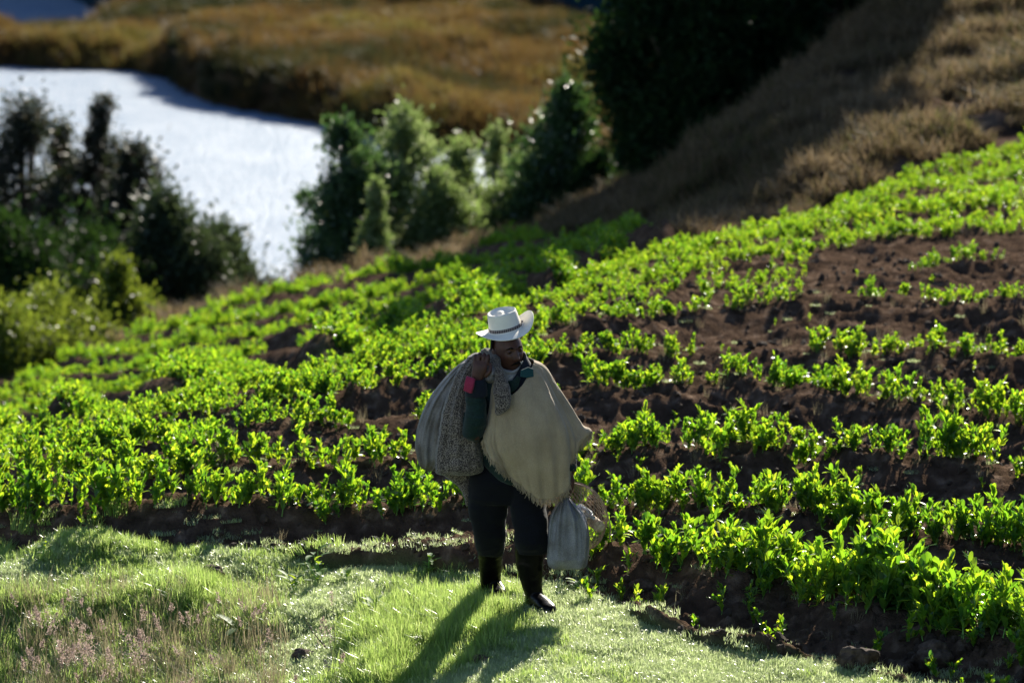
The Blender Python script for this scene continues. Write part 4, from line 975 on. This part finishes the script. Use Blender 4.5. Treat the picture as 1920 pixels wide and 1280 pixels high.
# poncho
_ins = [(997,688,-.07),(1017,700,-.07),(1036,738,-.08),(1060,784,-.10),(1074,818,-.12),(1078,834,-.13),(1076,850,-.13)]
PN = [
 [(926,712,-.11),(938,730,-.15),(956,742,-.18),(976,726,-.17),(992,700,-.11),(1000,678,-.02),(985,670,.10),(955,668,.15),(920,676,.14)],
 [(921,735,-.13),(935,755,-.18),(957,768,-.21),(986,752,-.20),(1010,716,-.12),(1020,688,.0),(1002,682,.14),(955,680,.20),(912,690,.18)],
 [(917,765,-.15),(932,785,-.21),(960,800,-.235),(998,790,-.225),(1028,752,-.15),(1042,724,.0),(1022,716,.17),(960,712,.25),(905,716,.22)],
 [(911,795,-.16),(930,815,-.22),(962,835,-.245),(1006,828,-.235),(1048,796,-.17),(1070,766,-.02),(1044,766,.17),(965,762,.28),(900,762,.24)],
 [(907,815,-.16),(932,840,-.22),(966,862,-.24),(1012,864,-.23),(1058,838,-.18),(1091,799,-.04),(1056,812,.15),(970,818,.28),(903,815,.24)],
 [(908,830,-.155),(939,860,-.21),(972,888,-.225),(1018,900,-.215),(1060,882,-.18),(1104,806,-.07),(1056,836,.12),(975,866,.27),(903,858,.23)],
 [(912,842,-.15),(945,880,-.20),(982,914,-.21),(1022,937,-.20),(1062,914,-.17),(1106,812,-.08),(1052,850,.11),(978,884,.26),(905,876,.22)]]
nr_, nc_ = 110, 260
PN = [row[:5] + [i_] + row[5:] for row, i_ in zip(PN, _ins)]
pnet = np.array([[P(*q_) for q_ in row] for row in PN])
def pint(net, nr_, nc_): a = cr_interp(net, nr_); return np.swapaxes(cr_interp(np.swapaxes(a, 0, 1), nc_), 0, 1)
G_ = pint(pnet, nr_, nc_)
du = np.gradient(G_, axis=1); dv = np.gradient(G_, axis=0); nn_ = norm(np.cross(du, dv))
uu, vv = np.meshgrid(np.linspace(0, 1, nc_), np.linspace(0, 1, nr_))
fold = 1.9 * (fbm(uu * 15 + .5 * vv, vv * .7, 21, 2) - .5) * 2 + .5 * (fbm(uu * 38 + .8 * vv, vv * 1.1, 22, 2) - .5) * 2
G_ = G_ + nn_ * ((vv ** 1.1) * .016 * fold + .010 * (fbm(uu * 22, vv * 9, 8, 3) - .5))[..., None]
# a deep fold beside the left front edge
G_[..., 1] -= .05 * np.exp(-((uu - .035 - .02 * vv) / .03) ** 2) * vv ** 1.5 - .03 * np.exp(-((uu - .10 - .03 * vv) / .02) ** 2) * vv
hem = (fbm(np.linspace(0, 40, nc_), np.zeros(nc_), 3, 2) - .5) * .007
G_[-4:, :, 2] += np.linspace(.2, 1, 4)[:, None] * hem[None]
pon = part('poncho', mesh_np('poncho', G_.reshape(-1, 3), grid_faces(nr_, nc_), M['poncho'])); q = pon.modifiers.new('solid', 'SOLIDIFY'); q.thickness = .007
fr_ = []
rr_ = np.random.default_rng(3)
for j in np.linspace(0, nc_ - 1, 700):
    j = int(j); b0 = G_[-1, j] + rr_.normal(0, .002, 3); L_ = rr_.uniform(.018, .050); e = b0 + np.array([rr_.normal(0, .009), rr_.normal(0, .006), -L_]); mid_ = (b0 + e) / 2 + rr_.normal(0, .004, 3)
    fr_.append(tube(np.array([b0 + [0, 0, .008], mid_, e]), np.array([.0028, .0021, .0008]), 4))
for i in np.linspace(nr_ * .72, nr_ - 1, 46):
    b0 = G_[int(i), 0]; fr_.append(tube(np.array([b0, b0 + [-.008, 0, -.012], b0 + [-.012 + rr_.normal(0, .006), 0, -.034]]), np.array([.003, .0024, .001]), 4))
fo_ = part('fringe', mesh_np('fringe', *join(fr_), M['poncho'])); fo_.parent = pon; fo_.matrix_parent_inverse = Matrix.Identity(4); fo_['kind'] = 'stuff'

# ---------------------------------------------------------------- what he carries
pleat = lambda k, a, e=1.0: (lambda f, th: a * np.sin(th * k + 1.5 * math.sin(f * 4)) * (1 - .5 * f) + .35 * a * np.sin(th * (k * 2 + 3) + f * 5))
V_, F_ = sil([(663, 893, 912, .06, .02), (668, 882, 910, .09, .04), (688, 855, 905, .14, .08), (715, 829, 898, .19, .12), (745, 807, 895, .22, .155), (775, 792, 898, .25, .18), (808, 782, 902, .27, .19), (838, 779, 903, .27, .18), (860, 783, 890, .26, .15), (875, 789, 855, .25, .09), (881, 800, 838, .25, .03)], 70, 110, pleat(13, .13))
sk = obj('sack', mesh_np('sack', V_, F_, M['sack'])); tag(sk, 'big pleated grey white woven sack slung over the man\'s shoulder', 'sack')
V_, F_ = remesh_dummy if 0 else sil([(686, 914, 924, -.17, .02), (692, 912, 929, -.18, .03), (700, 914, 928, -.19, .032), (704, 912, 926, -.19, .03), (711, 910, 929, -.19, .034), (717, 914, 925, -.19, .018)], 24, 28, pleat(5, .3))
nk = bpy.data.objects.new('sack_neck', mesh_np('sack_neck', V_, F_, M['sack'])); link(nk, sk)
bl = [sil([(662, 893, 920, .02, .03), (668, 880, 916, .03, .05), (680, 867, 903, .03, .065), (700, 854, 899, .02, .075), (720, 847, 896, .0, .08), (745, 837, 893, -.01, .085), (775, 829, 895, -.02, .09), (810, 823, 899, -.03, .09), (850, 816, 904, -.04, .085), (876, 816, 906, -.05, .075), (886, 817, 903, -.05, .05), (890, 822, 880, -.05, .02)], 60, 96, pleat(7, .12)),
      sil([(868, 822, 886, .06, .04), (885, 824, 884, .07, .045), (900, 842, 882, .08, .04), (915, 862, 881, .08, .035), (935, 871, 881, .09, .025), (948, 874, 879, .09, .01)], 26, 32),
      loft([(905, 668, .02, .04, .03), (918, 664, .02, .045, .035), (926, 670, -.06, .036, .030), (931, 690, -.15, .036, .026), (937, 715, -.20, .042, .026), (941, 738, -.235, .052, .026), (942, 756, -.25, .050, .024), (936, 768, -.255, .030, .018), (930, 777, -.255, .012, .010)], 60, 30)]
bk = obj('blanket', remeshed('blanket', bl, M['tweed'], .0055, 2, wr(17, .016))); tag(bk, 'brown speckled wool blanket draped over the shoulder and across the chest', 'blanket')
# bag in the left hand
def bagfold(f, th): return (.50 * np.sin(th * 9 + .7) + .25 * np.sin(th * 19 + 2)) * max(0, 1 - f * 1.25) + .09 * np.sin(th * 5 + f * 7) + .05 * np.sin(th * 3 - f * 16) + .05 * np.sin(f * 30 + th) * (f > .75)
V_, F_ = sil([(914, 1054, 1068, -.135, .022), (922, 1053, 1069, -.135, .022), (928, 1055, 1066, -.135, .016), (933, 1055, 1067, -.13, .018), (940, 1050, 1073, -.13, .035), (950, 1042, 1083, -.12, .06), (965, 1034, 1095, -.11, .08), (985, 1029, 1102, -.10, .09), (1010, 1027, 1105, -.10, .095), (1040, 1026, 1104, -.10, .095), (1056, 1027, 1102, -.10, .085), (1063, 1031, 1097, -.10, .06), (1066, 1042, 1086, -.10, .02)], 80, 110, bagfold, sq=2.6)
bg_ = obj('sack_bag', mesh_np('sack_bag', V_, F_, M['bag'])); tag(bg_, 'small tied blue-grey woven sack hanging from the man\'s hand', 'sack')
V_, F_ = ring_tube(np.array([P(1060 + 7.5 * math.cos(a), 931 + 1.5 * math.sin(a) * 0, -.132 + .026 * math.sin(a)) for a in np.linspace(0, 6.28, 24)]), .004, .004, 8)
tie = part('tie', mesh_np('tie', V_, F_, M['net']), bg_); tie.parent = bg_; tie.matrix_parent_inverse = Matrix.Identity(4)
# string bag
bm = bmesh.new(); nU, nW = 34, 26; vg = []
c0 = np.array(P(1092, 968, .02))
for i in range(nW + 1):
    ph = math.pi * (.02 + .96 * i / nW); row = []
    for j in range(nU):
        a = 2 * math.pi * (j + .5 * (i % 2)) / nU; sq_ = 1 + .06 * math.sin(3 * a + i * .3)
        row.append(bm.verts.new((c0[0] + (.155 * math.sin(ph) * math.cos(a)) * sq_ - .05 * max(0, math.cos(ph)), c0[1] + .09 * math.sin(ph) * math.sin(a) * sq_, c0[2] + .205 * math.cos(ph))))
    vg.append(row)
for i in range(nW - 1):
    for j in range(nU):
        s_o = 0 if i % 2 == 0 else 1
        try: bm.faces.new((vg[i][j], vg[i+1][(j - 1 + s_o) % nU], vg[i+2][j], vg[i+1][(j + s_o) % nU]))
        except Exception: pass
bmesh.ops.delete(bm, geom=[v for v in bm.verts if not v.link_faces], context='VERTS')
me = bpy.data.meshes.new('string_bag'); bm.to_mesh(me); bm.free(); me.materials.append(M['net'])
nb = obj('string_bag', me); w_ = nb.modifiers.new('w', 'WIREFRAME'); w_.thickness = .0030; tag(nb, 'brown string net bag swinging beside the small woven sack', 'net bag')
V_, F_ = ring_tube(cr_interp([P(1062, 906, -.10), P(1082, 907, -.02), P(1110, 920, .0), P(1132, 948, .0), P(1144, 985, .0), P(1143, 1012, .0)], 30), .0035, .0035, 6)
rim = bpy.data.objects.new('rim_cord', mesh_np('rim_cord', V_, F_, M['net'])); link(rim, nb)
# a plastic bottle and a pale log inside the net
def cyl(c, d, L_, r_, mat, name, label, cat, neck=False):
    d = np.array(d, float) / np.linalg.norm(d); c = np.array(c)
    pr = [(0, .15), (.01, .85), (.03, 1), (.5, 1), (.97, 1), (.99, .9), (1, .2)] if not neck else [(0, .35), (.03, .42), (.10, .42), (.11, .38), (.16, .45), (.3, .95), (.4, 1), (.95, 1), (1, .8)]
    pts = np.array([c + d * L_ * t_ for t_, _ in pr]); V_, F_ = ring_tube(pts, [r_ * s for _, s in pr], [r_ * s for _, s in pr], 24)
    o = obj(name, mesh_np(name, V_, F_, mat)); return tag(o, label, cat)
m, t = newmat('clear_plastic'); p = N(t, 'ShaderNodeBsdfPrincipled', _Roughness=.12); p.inputs['Base Color'].default_value = (.62, .62, .60, 1); p.inputs['Transmission Weight'].default_value = .55
o_ = N(t, 'ShaderNodeOutputMaterial'); t.links.new(p.outputs[0], o_.inputs[0]); M['plastic'] = m
cyl(P(1113, 971, -.06), (-.40, .90, .12), .20, .030, M['plastic'], 'bottle', 'clear plastic bottle lying in the string net bag', 'bottle', neck=True)
cyl(P(1124, 987, -.055), (-.30, .95, .05), .19, .034, M['wood'], 'log', 'pale round wooden stick end showing in the string net bag', 'wood')
# ---------------------------------------------------------------- small things on the ground
def on_ground(px, py):
    """ground point seen near photo pixel (px,py)"""
    D_ = np.arange(18.5, 60, .02); x_, y_, z_ = terrain(np.full_like(D_, px), D_)[:3]
    pp = np.array([pix(a, b, c)[1] for a, b, c in zip(x_, y_, z_)]); i = np.where(pp <= py)[0][0]
    return float(x_[i]), float(y_[i]), float(z_[i])
def clod(px, py, r_, seed, label):
    x0, y0, z0 = on_ground(px, py); bm = bmesh.new(); bmesh.ops.create_icosphere(bm, subdivisions=4, radius=r_)
    for v in bm.verts:
        d = v.co.normalized(); s = 1 + .55 * (fbm(np.array([d.x * 2.2 + seed]), np.array([d.y * 2.2 + d.z * 1.7]), seed, 4)[0] - .5) * 2 * .8; v.co = Vector((d.x * 1.2, d.y, d.z * .8)) * r_ * s
    me = bpy.data.meshes.new('soil_clod'); bm.to_mesh(me); bm.free(); me.materials.append(M['clod']); [setattr(f, 'use_smooth', True) for f in me.polygons]
    o = obj('soil_clod', me, loc=(x0, y0, z0 + r_ * .3)); tag(o, label, 'soil clod', 'clods of earth lying on the field')
clod(1622, 1243, .085, 1, 'leftmost of the big blurred clods at the bottom of the photo')
clod(1700, 1262, .06, 2, 'small clod lying between two bigger ones at the bottom of the photo')
clod(1770, 1240, .095, 3, 'biggest blurred clod at the bottom right below the pea row')
clod(1848, 1070, .065, 4, 'upright dark clod between pea plants near the right edge')
clod(1195, 582, .065, 5, 'dark round clod in the dense upper pea crop')
clod(1512, 475, .07, 6, 'dark clod in the pea crop below the upper edge of the field')
clod(385, 1085, .07, 7, 'brown clod on the grass near the broad leaved weeds')
clod(1195, 700, .05, 8, 'clod on the bare furrow right of the poncho shoulder')
clod(900, 1245, .05, 9, 'clod sunk in the grass in the shadow of the man')
clod(1210, 1105, .06, 10, 'rough clod at the grass edge right of the boots')
clod(560, 1235, .055, 11, 'grey brown clod beside the thin dead twig')
# broad leaved weeds
M['weed'] = leafmat('weed_leaf', [(0, (.03, .10, .018)), (1, (.09, .20, .03))], [(0, (.20, .42, .02)), (1, (.55, .66, .05))], rough=.6, trans=.5)
def weed(px, py, n, L0, hgt, seed, label, tall=True):
    r = np.random.default_rng(seed); x0, y0, z0 = on_ground(px, py)
    e = empty('weed', (x0, y0, z0), label, 'weed', 'broad leaved weeds on the grass verge')
    st_, B, D_, L_ = [], [], [], []
    for s in range(max(1, n // 6)):
        a = r.uniform(0, 6.28); k = 6; tt = np.linspace(0, 1, k); lean = r.uniform(.1, .4)
        pts = np.stack([math.cos(a) * lean * hgt * tt, math.sin(a) * lean * hgt * tt, hgt * tt * r.uniform(.7, 1)], 1); st_.append(tube(pts, np.linspace(.004, .002, k), 5))
        for q_ in range(6):
            c = pts[min(k - 1, q_)]; aa = r.uniform(0, 6.28); B.append(c); D_.append((math.cos(aa), math.sin(aa), r.uniform(.2, 1.2))); L_.append(L0 * r.uniform(.6, 1.1))
    B, D_, L_ = np.array(B), np.array(D_), np.array(L_)
    V, F = leaves(B, D_, np.stack([-D_[:, 0], -D_[:, 1], np.ones(len(D_))], 1), L_, L_ * .38, .12, .35)
    obj('foliage', mesh_np('foliage', V, F, M['weed']), e); obj('stem', mesh_np('stem', *join(st_), M['pea_stem']), e)
weed(590, 1095, 18, .10, .20, 1, 'tallest leafy weed standing on the soil edge left of the man')
weed(545, 1115, 18, .09, .12, 2, 'low weed clump left of the tallest leafy weed')
weed(640, 1100, 12, .09, .08, 3, 'flat leafed weed right of the tallest leafy weed')
weed(690, 1165, 18, .08, .12, 4, 'dark leaved weed in the grass left of the man\'s shadow')
weed(435, 1190, 6, .16, .05, 5, 'single weed with a long bright yellow-green leaf')
weed(365, 1195, 6, .10, .04, 6, 'small yellowish weed left of the long bright leaf')
weed(1045, 1070, 8, .07, .05, 7, 'tiny weed beside the front boot under the small sack')
weed(1085, 1110, 12, .07, .06, 8, 'weed in the grass right of the front boot')
weed(800, 1075, 18, .075, .10, 9, 'dark leafy weed just left of the rear boot')
weed(1420, 1130, 12, .06, .06, 10, 'small weed on the bare soil in front of the long pea row')
weed(60, 1050, 12, .06, .12, 11, 'weed at the soil edge near the left edge of the photo')
# dead twig
x0, y0, z0 = on_ground(592, 1225)
V_, F_ = join([tube(np.array([(x0 + .06, y0, z0), (x0 + .0, y0, z0 + .07), (x0 - .05, y0 + .02, z0 + .13), (x0 - .09, y0 + .02, z0 + .2)]), np.array([.005, .004, .003, .0012]), 6), tube(np.array([(x0, y0, z0 + .07), (x0 + .01, y0, z0 + .14)]), .0018, 5)])
tag(obj('twig', mesh_np('twig', V_, F_, M['bark'])), 'thin dead twig leaning in the grass left of the shadow', 'twig')
# dry seed stalks
def stalk(px, h, seed, dense, name, label):
    r = np.random.default_rng(seed); x0, y0, z0 = on_ground(px, r.uniform(1275, 1350) if dense else r.uniform(1190, 1350))
    e = empty(name, (x0, y0, z0), label, 'dry grass stalk', 'dry seeded grass stalks in the bottom left corner')
    tt = np.linspace(0, 1, 8); a = r.uniform(0, 6.28); ln = r.uniform(.05, .35)
    pts = np.stack([math.cos(a) * ln * h * tt ** 2, math.sin(a) * ln * h * tt ** 2, h * tt], 1)
    obj('stalk', mesh_np('stalk', *tube(pts, np.linspace(.0016, .0008, 8), 4), M['dry']), e)
    n = 130 if dense else 60; f = r.uniform(.72 if dense else .8, 1.02, n); c = np.stack([np.interp(f, tt, pts[:, k]) for k in range(3)], 1)
    w = (.026 if dense else .008) * np.clip((1.05 - f) / .2, .15, 1); c = c + r.normal(size=(n, 3)) * w[:, None]
    V, F = leaves(c, r.normal(size=(n, 3)) + [0, 0, 1.5], r.normal(size=(n, 3)), r.uniform(.009, .017, n), r.uniform(.004, .007, n), .1, .1, prof=((0, .3), (.5, 1), (1, .1)))
    obj('seed_head', mesh_np('seed_head', V, F, M['seed'], smooth=False), e)
rs_ = random.Random(5)
stl = []
for i in range(84):
    px_ = min(620, abs(rs_.gauss(0, 260)) + 5) if i > 7 else [110, 128, 145, 100, 135, 235, 245, 265, 90, 150, 320][i]
    dn_ = i < 7 or rs_.random() < .06
    stl.append((px_, rs_.uniform(.26, .46) if dn_ else rs_.uniform(.18, .38), 300 + i, dn_))
cnt = {True: 0, False: 0}
for px_, h_, sd_, dn_ in sorted(stl):
    cnt[dn_] += 1
    stalk(px_, h_, sd_, dn_, 'grass_stalk', ('%s dry stalk with a fluffy pinkish plume, counted from the left edge' if dn_ else '%s dry stalk with a narrow reddish spike, counted from the left edge') % (ORD(cnt[dn_]) if cnt[dn_] > 1 else 'leftmost'))
